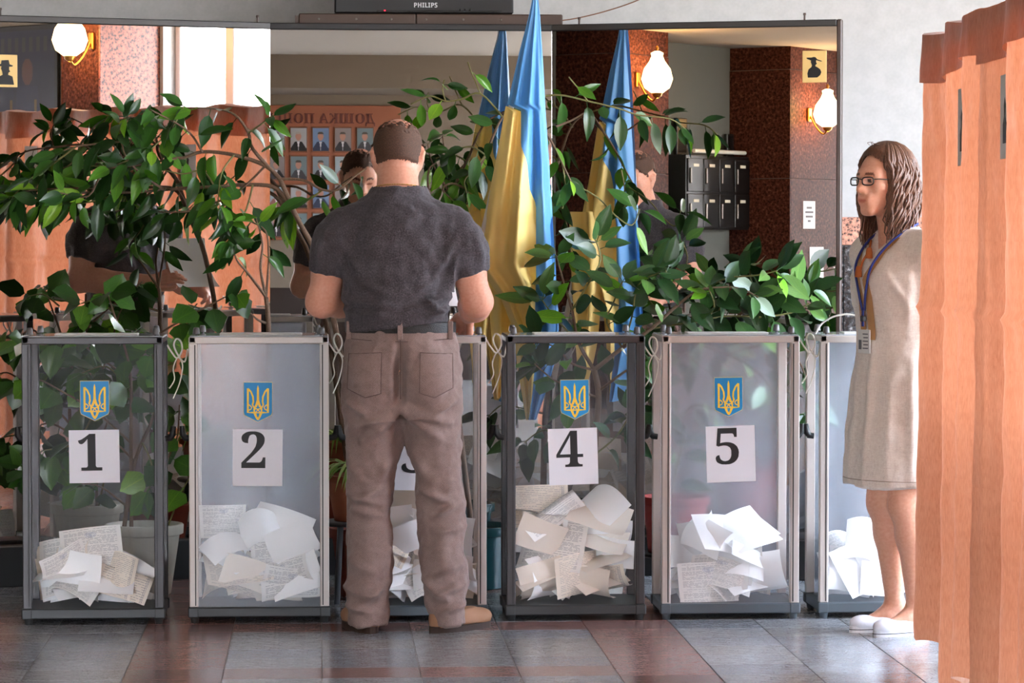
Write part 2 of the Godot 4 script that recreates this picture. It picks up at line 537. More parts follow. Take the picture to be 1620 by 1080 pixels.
		for y in [s0 + 0.03, s1 - 0.03]: part("rail", boxed(Vector3(XR + 0.1, y - 0.03, z0 + 0.06), Vector3(XR + 0.18, y + 0.03, z1 - 0.06), 0.006), frame, w)
		for e in [[z0 + 0.06, zm - 0.05], [zm + 0.05, z1 - 0.06]]:
			part("pane", boxed(Vector3(XR + 0.138, s0 + 0.06, e[0]), Vector3(XR + 0.142, s1 - 0.06, e[1])), pane, w)

func pilaster(lo: Vector3, hi: Vector3, label: String, room_side: float, pink_side := false):
	# core with polished slabs on the two faces across z and the face towards the room
	var w := base("granite_pilaster", Vector3((lo.x + hi.x) / 2, 0, (lo.z + hi.z) / 2))
	structure(w, label)
	var o := w.position
	var gm := mat("brown_granite", Color(1, 1, 1), 0.5, {"tex": tex["granite_brown"], "scale": 1.6, "world": true, "spec": 0.15})
	var hx := (hi.x - lo.x) / 2
	var hz := (hi.z - lo.z) / 2
	part("core", boxed(Vector3(-hx + 0.02, 0, -hz + 0.02), Vector3(hx - 0.02, TOP, hz - 0.02)), mat("mortar", Color.WHITE), w)
	for y in [[0.0, 0.92], [0.925, 1.86], [1.865, 2.80], [2.805, TOP]]:
		var inset := 0.0 if y[1] < TOP else 0.006
		for s in [-1.0, 1.0]:
			part("granite_slab", boxed(Vector3(-hx, y[0], s * (hz - 0.01 - inset) - 0.01), Vector3(hx, y[1], s * (hz - 0.01 - inset) + 0.01), 0.002), mat("rose_granite", Color(0.72, 0.58, 0.55), 0.4, {"tex": tex["granite_pink"], "scale": 1.6, "world": true}) if pink_side and s < 0 else gm, w)
		var xs := room_side * (hx - 0.01 - inset)
		part("granite_slab", boxed(Vector3(xs - 0.01, y[0], -hz + 0.021), Vector3(xs + 0.01, y[1], hz - 0.021), 0.002), gm, w)

func sconce(where: Vector3, dir: float, label: String):
	var o := base("wall_sconce", where)
	tag(o, label, "wall lamp", "lit glass wall lamps on the granite pilasters")
	var brass := mat("brass", Color(0.72, 0.52, 0.25), 0.3, {"metal": 1.0})
	part("back_plate", boxed(Vector3(-0.012, -0.10, -0.03) + Vector3(dir * 0.012, 0, 0), Vector3(0.012, 0.02, 0.03) + Vector3(dir * 0.012, 0, 0), 0.006), brass, o)
	var c := Vector3(dir * 0.19, 0, 0)
	part("arm", tubed(smooth_path([Vector3(dir * 0.02, -0.05, 0), Vector3(dir * 0.08, -0.15, 0), Vector3(dir * 0.15, -0.21, 0), Vector3(dir * 0.19, -0.17, 0)]), 0.008), brass, o)
	part("cup", lathed([Vector2(0.012, -0.19), Vector2(0.035, -0.175), Vector2(0.045, -0.15)], 20), brass, o, Transform3D(Basis.IDENTITY, c))
	var glow := mat("lit_glass", Color(1.0, 0.93, 0.78), 0.5, {"glow": Color(1.0, 0.82, 0.55), "power": 5.0})
	part("glass_shade", lathed([Vector2(0.045, -0.15), Vector2(0.10, -0.11), Vector2(0.125, -0.04), Vector2(0.105, 0.04), Vector2(0.062, 0.10), Vector2(0.045, 0.14), Vector2(0.05, 0.165), Vector2(0.02, 0.18)], 24), glow, o, Transform3D(Basis.IDENTITY, c))
	part("finial", lathed([Vector2(0.0, 0.225), Vector2(0.012, 0.215), Vector2(0.015, 0.20), Vector2(0.008, 0.185), Vector2(0.02, 0.175)], 12), brass, o, Transform3D(Basis.IDENTITY, c))
	var l := OmniLight3D.new()
	l.name = "sconce_light"
	o.add_child(l)
	l.position = c
	l.light_color = Color(1.0, 0.78, 0.5)
	l.light_energy = 0.5
	l.light_size = 0.1
	l.omni_range = 20.0
	l.omni_attenuation = 2.0
	l.shadow_enabled = true

func make_lobby():
	pilaster(Vector3(4.3, 0, -3.93), Vector3(XR, 0, -3.42), "granite pilaster beside the bright window", -1, true)
	pilaster(Vector3(XL, 0, -2.05), Vector3(-5.0, 0, -1.30), "brown granite pilaster behind the flag reflection", 1)
	pilaster(Vector3(XL, 0, 0.75), Vector3(-5.0, 0, 1.65), "brown granite pilaster with notices, reflected near the mirror edge", 1)
	sconce(Vector3(4.3, 2.60, -3.84), -1, "lit glass wall lamp on the pilaster beside the window")
	sconce(Vector3(-5.0, 2.64, -1.80), 1, "lit glass wall lamp reflected beside the flag reflection")
	sconce(Vector3(-5.0, 2.46, 1.08), 1, "lit glass wall lamp reflected below the lady sign")
	# framed poster on the window wall
	var po := base("framed_poster", Vector3(XR, 2.2, -2.0), -PI / 2)
	tag(po, "dark blue framed poster of two figures reflected beside the gentleman sign", "poster")
	part("frame", boxed(Vector3(-0.62, -0.55, 0.0), Vector3(0.62, 0.55, 0.03), 0.006), mat("black_frame", Color(0.06, 0.06, 0.07), 0.4), po)
	var im := Image.create(160, 140, false, Image.FORMAT_RGB8)
	for y in 140:
		for x in 160:
			var c := Color(0.07, 0.09, 0.22).lerp(Color(0.05, 0.06, 0.13), float(y) / 140.0)
			for f in [[52.0, 0.95], [100.0, 1.0]]:
				var dx: float = (x - f[0]) / 11.0
				if dx * dx + pow((y - 42.0) / 14.0, 2) < 1.0: c = Color(0.36, 0.22, 0.19)
				if y > 56 and absf(x - f[0]) < 20.0 + (y - 56) * 0.15: c = Color(0.10, 0.12, 0.24)
				if y > 70 and absf(x - f[0] + 16.0) < 3.0: c = Color(0.42, 0.33, 0.16)
			if y > 6 and y < 22 and (x / 7) % 2 == 0: c = c.lerp(Color(0.35, 0.33, 0.2), 0.5)
			im.set_pixel(x, y, c)
	part("print", plain_sheet(1.16, 1.02), mat("poster_print", Color.WHITE, 0.3, {"tex": ImageTexture.create_from_image(im)}), po, Transform3D(Basis.IDENTITY, Vector3(0, 0, 0.032)))
	# board of portraits on the far wall
	var b := base("portrait_board", Vector3(0.72, 0, ZF - 0.002), PI)
	tag(b, "brown wooden board with rows of portrait photographs, reflected behind the man", "board")
	part("panel", boxed(Vector3(-0.86, 1.33, 0), Vector3(0.86, 2.60, 0.025), 0.004), mat("board_wood", Color(0.50, 0.29, 0.19), 0.5), b)
	var tm := text("ДОШКА ПОШАНИ", 0.13, 0.006)
	part("lettering", tm, mat("board_letters", Color(0.32, 0.12, 0.09), 0.5), b, Transform3D(Basis.IDENTITY, Vector3(0, 2.475, 0.028)))
	var shots := []
	for k in 6: shots.append(mat("portrait_print_%d" % k, Color.WHITE, 0.35, {"tex": portrait(k)}))
	var fr := boxed(Vector3(-0.085, -0.12, 0), Vector3(0.085, 0.12, 0.012), 0.003).mesh()
	var ph := plain_sheet(0.15, 0.216).mesh()
	for r in 4:
		for k in 8:
			var p := part("portrait", fr, mat("portrait_frame", Color(0.42, 0.26, 0.17), 0.5), b, Transform3D(Basis.IDENTITY, Vector3(-0.73 + k * 0.209, 2.277 - r * 0.268, 0.025)))
			part("photograph", ph, shots[(k * 5 + r * 3) % 6], p, Transform3D(Basis.IDENTITY, Vector3(0, 0, 0.0135)))
	# black cabinet of pigeonholes on the side wall, with two dark frames above
	var cab := base("letter_cabinet", Vector3(XL + 0.002, 0, 0.2), PI / 2)
	tag(cab, "black wall cabinet of small doors with pale tags, reflected between the pilasters", "cabinet")
	var blk := mat("black_lacquer", Color(0.028, 0.027, 0.027), 0.35)
	part("body", boxed(Vector3(-0.54, 1.42, 0), Vector3(0.54, 2.05, 0.2), 0.005), blk, cab)
	for r in 2:
		for k in 4:
			var x := -0.40 + k * 0.267
			var d := part("door", boxed(Vector3(-0.125, -0.14, 0), Vector3(0.125, 0.14, 0.015), 0.004), blk, cab, Transform3D(Basis.IDENTITY, Vector3(x, 1.88 - r * 0.30, 0.2)))
			part("handle", boxed(Vector3(0.085, -0.07, 0.015), Vector3(0.105, 0.06, 0.03), 0.004), mat("dull_steel", Color(0.5, 0.48, 0.45), 0.35, {"metal": 0.8}), d)
			part("name_tag", boxed(Vector3(-0.05, 0.07, 0.015), Vector3(0.04, 0.095, 0.018)), mat("tag_white", Color(0.8, 0.78, 0.7), 0.6), d)
	part("light_bar", tubed([Vector3(-0.52, 2.085, 0.17), Vector3(0.36, 2.085, 0.17)], 0.018), mat("bar_white", Color(0.9, 0.9, 0.85), 0.3), cab)
	for s in [[0.36, 2.24, 0.17, 0.31, "tall dark frame standing on the black cabinet"], [-0.47, 2.18, 0.12, 0.2, "small dark frame standing on the black cabinet"]]:
		var fo := base("dark_frame", Vector3(XL + 0.02, 2.052, 0.2 - s[0]), PI / 2)
		tag(fo, s[4], "picture frame")
		part("frame", boxed(Vector3(-s[2] / 2, 0, 0), Vector3(s[2] / 2, s[3], 0.04), 0.006), blk, fo)
		part("picture", boxed(Vector3(-s[2] / 2 + 0.02, 0.02, 0.04), Vector3(s[2] / 2 - 0.02, s[3] - 0.02, 0.042)), mat("dim_picture", Color(0.09, 0.09, 0.10), 0.2), fo)
	for n in [[1.10, 1.55, 0.22, 0.24, "small printed notice on the reflected pilaster, upper one"], [1.24, 1.12, 0.26, 0.30, "printed notice on the reflected pilaster, lower one with larger print"]]:
		var no_ := base("paper_notice", Vector3(-5.0 + 0.002, n[1], n[0]), PI / 2)
		tag(no_, n[4], "notice")
		part("sheet", boxed(Vector3(-n[2] / 2, -n[3] / 2, 0), Vector3(n[2] / 2, n[3] / 2, 0.001)), mat("notice_paper", Color(0.85, 0.84, 0.83), 0.7), no_)
		var pr := Geo.new()
		for l in 4:
			var hw: float = n[2] * [0.22, 0.34, 0.3, 0.12][l]
			pr.box(Vector3(-hw, n[3] * (0.22 - l * 0.16), 0.001), Vector3(hw, n[3] * (0.22 - l * 0.16) + 0.018, 0.0015))
		part("print", pr, mat("notice_ink", Color(0.35, 0.34, 0.36), 0.7), no_)

func plain_sheet(w: float, h: float) -> Geo:
	var g := Geo.new()
	g.grid(1, 1, func(u, v): return Vector3((u - 0.5) * w, (0.5 - v) * h, 0))
	return g

func portrait(k: int) -> ImageTexture:
	var im := Image.create(30, 42, false, Image.FORMAT_RGB8)
	var bg: Color = [Color(0.42, 0.47, 0.50), Color(0.50, 0.55, 0.57), Color(0.55, 0.56, 0.57), Color(0.36, 0.44, 0.55), Color(0.45, 0.42, 0.42), Color(0.36, 0.42, 0.44)][k]
	var suit: Color = [Color(0.10, 0.11, 0.13), Color(0.45, 0.30, 0.28), Color(0.09, 0.10, 0.11), Color(0.12, 0.16, 0.25), Color(0.13, 0.13, 0.15), Color(0.2, 0.2, 0.22)][k]
	for y in 42:
		for x in 30:
			var c := bg
			var dx := x - 15.0
			if y > 24 and absf(dx) < 6.0 + (y - 24) * 0.7: c = suit
			if y > 24 and absf(dx) < 2.5 - (y - 24) * 0.15: c = Color(0.7, 0.7, 0.72)
			if pow(dx / 5.2, 2) + pow((y - 15.0) / 7.5, 2) < 1.0: c = Color(0.60, 0.44, 0.38)
			if pow(dx / 5.8, 2) + pow((y - 11.0) / 5.0, 2) < 1.0 and y < 11: c = Color(0.25, 0.22, 0.2) if k != 2 else Color(0.55, 0.53, 0.52)
			im.set_pixel(x, y, c)
	return ImageTexture.create_from_image(im)

# ---------------------------------------------------------------- mirror wall
func make_mirror():
	var o := base("three_leaf_mirror", turned(Vector3(-0.40, 0, -12.2)), deg_to_rad(-YAW))
	tag(o, "tall three-leaf standing mirror with a thin dark frame behind the plants", "mirror")
	var glass := mat("mirror_silver", Color(0.83, 0.81, 0.79), 0.0, {"metal": 1.0})
	var rail := mat("mirror_frame", Color(0.10, 0.095, 0.10), 0.35)
	var brown := mat("mirror_side", Color(0.24, 0.17, 0.14), 0.4)
	var plinth := mat("plinth_black", Color(0.025, 0.025, 0.027), 0.5)
	var wide := 1.13
	# leaf: hinge point (camera axes), turn, lean, which way it goes from the hinge
	var leaves := [[Vector3(-0.966, 0, -12.15), 22.0, 0.5, -1.0], [Vector3(-0.966, 0, -12.15), 5.0, 0.0, 1.0], [Vector3(0.160, 0, -12.25), -15.0, 0.0, 1.0]]
	for k in 3:
		var e: Array = leaves[k]
		var bs := Basis(Vector3.UP, deg_to_rad(e[1])) * Basis(Vector3.RIGHT, deg_to_rad(e[2]))
		var t := Transform3D(bs, e[0] - Vector3(-0.40, 0, -12.2))
		var x0: float = 0.001 if e[3] > 0 else -wide
		var x1: float = wide if e[3] > 0 else -0.001
		if k == 2: x1 = wide + 0.02
		var g := Geo.new()
		g.box(Vector3(x0, 0.155, -0.008), Vector3(x1, 2.172, 0.0), 0.001)
		var gl := part("mirror_glass", g, glass, o, t)
		part("backing_board", boxed(Vector3(x0, 0.155, -0.025), Vector3(x1, 2.172, -0.0085)), brown, o, t)
		part("top_rail", boxed(Vector3(x0, 2.172, -0.028), Vector3(x1, 2.198, 0.008), 0.003), rail, o, t)
		part("plinth", boxed(Vector3(x0, 0.0, -0.09), Vector3(x1, 0.155, 0.05), 0.004), plinth, o, t)
		if k == 2: part("side_rail", boxed(Vector3(x1, 0.155, -0.028), Vector3(x1 + 0.019, 2.198, 0.008), 0.003), brown, o, t)
		for px in ([0.11, 1.02] if k == 2 else ([-0.05, -1.08] if k == 0 else [])):
			part("bolt", lathed([Vector2(0, 0.028), Vector2(0.006, 0.028), Vector2(0.006, 0.02), Vector2(0.004, 0.018), Vector2(0.004, -0.004)], 10), brown, o, t * Transform3D(Basis.IDENTITY, Vector3(px, 2.198, -0.01)))
		if k == 1: continue
		# restroom sign plates glued on the glass
		var spot := Vector3(1.062, 2.015, 0.0) if k == 2 else Vector3(-1.065, 1.985, 0.0)
		var plate := part("sign_plate", boxed(Vector3(-0.047, -0.062, 0.0005), Vector3(0.047, 0.062, 0.006), 0.001), mat("sign_cream", Color(0.88, 0.74, 0.46), 0.5), gl, Transform3D(Basis.IDENTITY, spot))
		var ink := Geo.new()
		var pts := PackedVector2Array()
		if k == 2:
			for p in [[-10, 20], [-3, 22], [4, 21], [10, 14], [24, 9], [27, 6], [20, 7], [6, 11], [6, 4], [9, -1], [5, -4], [3, -9], [12, -14], [20, -20], [24, -30], [20, -40], [10, -48], [-22, -48], [-24, -34], [-20, -20], [-10, -12], [-8, -6], [-12, 4], [-11, 10], [-26, 16], [-27, 20]]: pts.append(Vector2(p[0], p[1]) * 0.00115 + Vector2(0, 0.012))
		else:
			for p in [[-14, 38], [12, 40], [16, 24], [28, 20], [26, 16], [14, 15], [14, 4], [18, -2], [12, -6], [10, -14], [26, -20], [32, -50], [-30, -50], [-28, -24], [-10, -14], [-12, -2], [-16, 8], [-14, 16], [-26, 18], [-26, 23], [-16, 25]]: pts.append(Vector2(p[0], p[1]) * 0.00105)
		ink.slab(pts, 0.006, 0.0072)
		part("silhouette", ink, mat("sign_ink", Color(0.05, 0.045, 0.04), 0.6), plate)

func make_television():
	var sh := base("wall_shelf", at(682, 22, 12.28))
	tag(sh, "long brown wooden shelf fixed above the mirror", "shelf")
	var wood := mat("shelf_brown", Color(0.26, 0.19, 0.15), 0.45)
	for k in [[-0.53, -0.062], [-0.06, 0.53]]:
		part("plank", boxed(Vector3(k[0], -0.046, -0.5), Vector3(k[1], 0.0, 0.0), 0.004), wood, sh)
	part("bracket", boxed(Vector3(-0.545, -0.046, -0.5), Vector3(-0.531, -0.008, -0.005)), wood, sh)
	for x in [-0.45, -0.30, -0.16, -0.02, 0.13, 0.28]:
		part("screw", lathed([Vector2(0, 0.002), Vector2(0.004, 0.001), Vector2(0.005, 0)], 10), mat("dull_steel", Color.WHITE), sh, Transform3D(Basis(Vector3.RIGHT, PI / 2), Vector3(x, -0.022, 0.0)))
	var tv := base("television", at(671, 22, 12.30) + Vector3(0, 0.001, 0))
	tag(tv, "black television with a silver maker name standing on the shelf", "television")
	var shell := mat("tv_plastic", Color(0.045, 0.045, 0.05), 0.35)
	part("cabinet", boxed(Vector3(-0.358, 0.0, -0.3), Vector3(0.358, 0.52, -0.02), 0.02), shell, tv)
	var bz := Geo.new()
	bz.box(Vector3(-0.36, 0.0, -0.02), Vector3(0.36, 0.062, 0.0), 0.006)
	bz.box(Vector3(-0.36, 0.48, -0.02), Vector3(0.36, 0.53, 0.0), 0.006)
	bz.box(Vector3(-0.36, 0.062, -0.02), Vector3(-0.30, 0.48, 0.0), 0.006)
	bz.box(Vector3(0.30, 0.062, -0.02), Vector3(0.36, 0.48, 0.0), 0.006)
	part("bezel", bz, shell, tv)
	part("screen", boxed(Vector3(-0.30, 0.062, -0.025), Vector3(0.30, 0.48, -0.012)), mat("tv_screen", Color(0.02, 0.02, 0.025), 0.08), tv)
	part("control_strip", boxed(Vector3(-0.19, 0.004, 0.0), Vector3(0.31, 0.012, 0.004), 0.001), mat("tv_strip", Color(0.02, 0.02, 0.02), 0.25), tv)
	part("maker_name", text("PHILIPS", 0.026, 0.002, false), mat("silver_print", Color(0.75, 0.75, 0.76), 0.3, {"metal": 0.3}), tv, Transform3D(Basis.IDENTITY, Vector3(0.006, 0.034, 0.001)))
	part("standby_light", boxed(Vector3(-0.161, 0.009, 0.0), Vector3(-0.155, 0.014, 0.004)), mat("red_led", Color(0.9, 0.1, 0.15), 0.4, {"glow": Color(1.0, 0.1, 0.2), "power": 2.0}), tv)
	for x in [0.145, 0.165, 0.185]: part("button", lathed([Vector2(0, 0.004), Vector2(0.004, 0.003), Vector2(0.005, 0)], 10), shell, tv, Transform3D(Basis(Vector3.RIGHT, PI / 2), Vector3(x, 0.016, 0.0)))
	var w := base("wall_cable", Vector3.ZERO)
	tag(w, "thin brown cable sagging along the wall above the mirror", "cable")
	part("cable", tubed(smooth_path([at(848, 36, 12.55), at(900, 31, 12.6), at(950, 20, 12.66), at(1000, 4, 12.68), at(1040, -14, 12.68)]), 0.0028, 6), mat("cable_brown", Color(0.45, 0.30, 0.2), 0.6), w)

# ---------------------------------------------------------------- ballot boxes
const BW := 0.487
const BD := 0.33
# number, centre of the front in the photo, depth of the front, dark frame, clouded back, digit sheet centre and emblem centre (photo), pile height, papers
const BOXES := [
	[1, 147.0, 10.56, true, false, Vector2(149, 722), Vector2(149.5, 634), 0.22, 15],
	[2, 410.0, 10.61, false, true, Vector2(407.5, 724), Vector2(408, 636), 0.32, 22],
	[3, 660.0, 10.645, false, false, Vector2(661, 731), Vector2(660, 633), 0.36, 22],
	[4, 911.0, 10.67, true, false, Vector2(907, 722), Vector2(909.5, 632), 0.40, 24],
	[5, 1156.0, 10.71, false, true, Vector2(1156.5, 718), Vector2(1153, 628), 0.30, 20],
	[6, 1405.0, 10.75, false, true, Vector2(1415, 718), Vector2(1415, 628), 0.26, 14],
]
const COUNT_WORDS := ["", "one", "two", "three", "four", "five", "six"]
var box_origin := []

func trident() -> Geo:
	# strokes on a shield 235 wide, origin at its top left, y down; mirrored about x = 157.5 - 40
	var g := Geo.new()
	var k := 0.098 / 235.0
	var cx := 117.5
	var lines := [
		[[[34, 48], [34, 250], [90, 250]], 17.0],
		[[[34, 50], [58, 76], [76, 118], [79, 160], [72, 188]], 14.0],
		[[[72, 184], [84, 208], [104, 200], [114, 170]], 13.0],
		[[[36, 182], [52, 192], [66, 206], [60, 222], [40, 232]], 9.0],
		[[[116, 140], [104, 182], [86, 222], [90, 262], [104, 292], [118, 312]], 13.0],
		[[[82, 232], [100, 216], [118, 226]], 11.0],
		[[[117, 226], [100, 250], [104, 278], [117, 300]], 8.0],
		[[[84, 248], [117, 252]], 9.0],
	]
	for l in lines:
		for s in [1.0, -1.0]:
			var pts := []
			for p in l[0]: pts.append(Vector2((p[0] - cx) * s * k, -p[1] * k))
			g.ribbon(pts, l[1] * k, 0.0, 0.0008)
	g.ribbon([Vector2(0, -24 * k), Vector2(0, -50 * k), Vector2(0, -150 * k), Vector2(0, -180 * k)], [2.0 * k, 16.0 * k, 20.0 * k, 12.0 * k], 0.0, 0.0008)
	return g

func make_boxes():
	rng.seed = 77
	var light_al := mat("light_aluminium", Color(0.74, 0.70, 0.67), 0.42, {"metal": 0.25})
	var dark_al := mat("dark_aluminium", Color(0.24, 0.23, 0.23), 0.4, {"metal": 0.4})
	var foot_al := mat("base_aluminium", Color(0.33, 0.36, 0.38), 0.4, {"metal": 0.3})
	var foot_dark := mat("base_dark", Color(0.20, 0.205, 0.205), 0.45, {"metal": 0.2})
	var clear := mat("clear_acrylic", Color(0.90, 0.94, 0.98, 0.02), 0.0, {"alpha": true, "spec": 0.32})
	var scratched := mat("scratched_acrylic", Color(0.86, 0.91, 0.97, 0.10), 0.1, {"alpha": true})
	var cloudy := mat("clouded_acrylic", Color(0.93, 0.96, 1.0, 0.16), 0.24, {"refract": 0.02})
	var rubber := mat("black_plastic", Color(0.035, 0.035, 0.037), 0.45)
	var grey_cap := mat("grey_cap", Color(0.33, 0.32, 0.32), 0.4)
	var sheet := mat("number_paper", Color(0.90, 0.89, 0.91), 0.75)
	var ink := mat("number_ink", Color(0.10, 0.095, 0.10), 0.6)
	var blue := mat("emblem_blue", Color(0.0, 0.53, 0.77), 0.5)
	var gold := mat("emblem_gold", Color(0.98, 0.80, 0.22), 0.5)
	var edge := mat("emblem_edge", Color(0.80, 0.72, 0.5), 0.5)
	var hx := BW / 2
	var hz := BD / 2
	var tri := trident().mesh()
	var pm := boxed(Vector3(-0.016, 0, -0.016), Vector3(0.016, 0.922, 0.016), 0.003).mesh()
	var groove := boxed(Vector3(-0.002, 0, 0), Vector3(0.002, 0.91, 0.0012)).mesh()
	var knob := lathed([Vector2(0, 0.028), Vector2(0.008, 0.028), Vector2(0.0105, 0.022), Vector2(0.0125, 0.006), Vector2(0.012, 0.004), Vector2(0.005, 0.003), Vector2(0.005, 0)], 14).mesh()
	var foot := lathed([Vector2(0.0, 0.0), Vector2(0.013, 0.0), Vector2(0.016, 0.02), Vector2(0.016, 0.022)], 14).mesh()
	for b in BOXES:
		var front := at(b[1], 800, b[2])
		var o := base("ballot_box", Vector3(front.x, 0, front.z - hz))
		box_origin.append(o.position)
		var word: String = COUNT_WORDS[b[0]]
		tag(o, {1: "transparent ballot box marked 1 with a dark frame, nearest the white flowerpots", 2: "transparent ballot box marked 2 with a beige frame and cloudy panes", 3: "transparent ballot box marked 3 standing in front of the man", 4: "transparent ballot box marked 4 with a dark frame and the fullest pile", 5: "transparent ballot box marked 5 with a pale frame and cloudy panes", 6: "transparent unmarked ballot box partly behind the woman"}[b[0]], "ballot box", "transparent ballot boxes in a row")
		var al: Material = dark_al if b[3] else light_al
		var ft: Material = foot_dark if b[3] or b[0] == 2 else foot_al
		for sx in [-1.0, 1.0]:
			for sz in [-1.0, 1.0]:
				var p := part("post", pm, al, o, Transform3D(Basis.IDENTITY, Vector3(sx * (hx - 0.016), 0.056, sz * (hz - 0.016))))
				if sz > 0: part("post_groove", groove, mat("groove_dark", Color(0.12, 0.115, 0.11), 0.6), p, Transform3D(Basis.IDENTITY, Vector3(-sx * 0.006, 0.006, 0.016)))
				part("foot", foot, ft, o, Transform3D(Basis.IDENTITY, Vector3(sx * (hx - 0.018), 0.0, sz * (hz - 0.02))))
				part("corner_block", boxed(Vector3(-0.019, 0.02, -0.019), Vector3(0.019, 0.057, 0.019), 0.004), ft, o, Transform3D(Basis.IDENTITY, Vector3(sx * (hx - 0.014), 0, sz * (hz - 0.014))))
				part("lid_knob", knob, grey_cap, o, Transform3D(Basis.IDENTITY, Vector3(sx * (hx - 0.026 - (0.012 if sz < 0 else 0.0)), 1.004, sz * (hz - 0.03))))
			# side handle
			part("handle", tubed([Vector3(sx * (hx + 0.001), 0.638, 0.03), Vector3(sx * (hx + 0.018), 0.64, 0.03), Vector3(sx * (hx + 0.026), 0.652, 0.03), Vector3(sx * (hx + 0.029), 0.682, 0.03)], [0.011, 0.012, 0.0125, 0.009], 10), rubber, o)
			part("side_rail", boxed(Vector3(sx * (hx - 0.016) - 0.016, 0.022, -hz + 0.005), Vector3(sx * (hx - 0.016) + 0.016, 0.055, hz - 0.005), 0.003), ft, o)
			part("side_rail", boxed(Vector3(sx * (hx - 0.012) - 0.012, 0.978, -hz), Vector3(sx * (hx - 0.012) + 0.012, 1.0, hz), 0.003), al, o)
			var sg := Geo.new()
			sg.face(Vector3(sx * (hx - 0.014), 0.978, -hz + 0.03), Vector3(sx * (hx - 0.014), 0.05, -hz + 0.03), Vector3(sx * (hx - 0.014), 0.05, hz - 0.03), Vector3(sx * (hx - 0.014), 0.978, hz - 0.03))
			part("side_pane", sg, clear, o)
		for sz in [-1.0, 1.0]:
			part("bottom_rail", boxed(Vector3(-hx + 0.006, 0.021, sz * (hz - 0.014) - 0.017), Vector3(hx - 0.006, 0.056, sz * (hz - 0.014) + 0.017), 0.004), ft, o)
			part("top_rail", boxed(Vector3(-hx + 0.001, 0.975, sz * (hz - 0.012) - 0.012), Vector3(hx - 0.001, 1.0, sz * (hz - 0.012) + 0.012), 0.003), al, o)
		part("floor_panel", boxed(Vector3(-hx + 0.02, 0.048, -hz + 0.02), Vector3(hx - 0.02, 0.056, hz - 0.02)), foot_dark, o)
		var fp := Geo.new()
		fp.face(Vector3(-hx + 0.03, 0.976, hz - 0.008), Vector3(-hx + 0.03, 0.05, hz - 0.008), Vector3(hx - 0.03, 0.05, hz - 0.008), Vector3(hx - 0.03, 0.976, hz - 0.008))
		part("front_pane", fp, scratched if b[4] else clear, o)
		part("back_pane", boxed(Vector3(-hx + 0.032, 0.056, -hz + 0.008), Vector3(hx - 0.032, 0.976, -hz + 0.012)), cloudy if b[4] else clear, o)
		part("lid", boxed(Vector3(-hx + 0.004, 1.0, -hz + 0.004), Vector3(hx - 0.004, 1.004, hz - 0.004), 0.001), mat("lid_acrylic", Color(0.9, 0.92, 0.95, 0.35), 0.1, {"alpha": true}), o)
		part("slot_plate", boxed(Vector3(-0.14, 1.004, -0.05), Vector3(0.15, 1.009, 0.05), 0.002), mat("slot_white", Color(0.80, 0.79, 0.77), 0.4), o)
		if b[0] == 6: continue
		# number sheet and emblem, taped on the front pane
		var s_px: Vector2 = b[5]
		var spot := at(s_px.x, s_px.y, b[2]) - o.position
		spot.z = hz - 0.0072
		var tilt: float = [0.0, 0.012, -0.01, -0.015, 0.03, 0.028][b[0]]
		var sp := part("number_sheet", boxed(Vector3(-0.0865, -0.099, 0), Vector3(0.0865, 0.099, 0.0006)) if b[0] != 1 else boxed(Vector3(-0.087, -0.092, 0), Vector3(0.087, 0.092, 0.0006)), sheet, o, Transform3D(Basis(Vector3.BACK, tilt), spot))
		part("digit", text(str(b[0]), 0.178, 0.0006), ink, sp, Transform3D(Basis.IDENTITY, Vector3(-0.012, 0.025 if b[0] != 1 else 0.012, 0.001)))
		var e_px: Vector2 = b[6]
		var es := at(e_px.x, e_px.y, b[2]) - o.position
		es.z = hz - 0.0074
		var out := PackedVector2Array([Vector2(-0.049, 0.068), Vector2(0.049, 0.068), Vector2(0.049, -0.036), Vector2(0.046, -0.045), Vector2(0.0, -0.068), Vector2(-0.046, -0.045), Vector2(-0.049, -0.036)])
		var rim := PackedVector2Array()
		for p in out: rim.append(p * 1.035)
		var g1 := Geo.new(); g1.slab(rim, 0, 0.0005)
		var em := part("coat_of_arms", g1, edge, o, Transform3D(Basis(Vector3.BACK, tilt * 0.5), es))
		var g2 := Geo.new(); g2.slab(out, 0.0005, 0.001)
		part("shield", g2, blue, em)
		part("trident", tri, gold, em, Transform3D(Basis.IDENTITY, Vector3(0, 0.068, 0.001)))

func paper_shape(w: float, h: float, kind: int, k: float) -> Geo:
	var g := Geo.new()
	g.grid(10, 6, func(u, v):
		var x: float = (u - 0.5) * w
		var y: float = (0.5 - v) * h
		if kind == 0:      # rolled about the upright axis
			var a: float = (u - 0.5) * k
			return Vector3(sin(a) * w / k, y + 0.01 * sin(u * 4.0), (cos(a) - 1.0) * w / k)
		if kind == 1:      # rolled about the level axis, edge curling over
			var a: float = (v - 0.2) * k
			return Vector3(x, -sin(a) * h / k, (cos(a) - 1.0) * h / k + 0.008 * sin(u * 5.0))
		if kind == 2:      # folded along the middle
			return Vector3(x, -absf(v - 0.5) * h * 0.9, (v - 0.5) * h * k * 0.35 + 0.006 * sin(u * 6.0))
		return Vector3(x, y, 0.018 * sin(u * 3.0 + v * k) + 0.012 * v * v * k)
	)
	return g

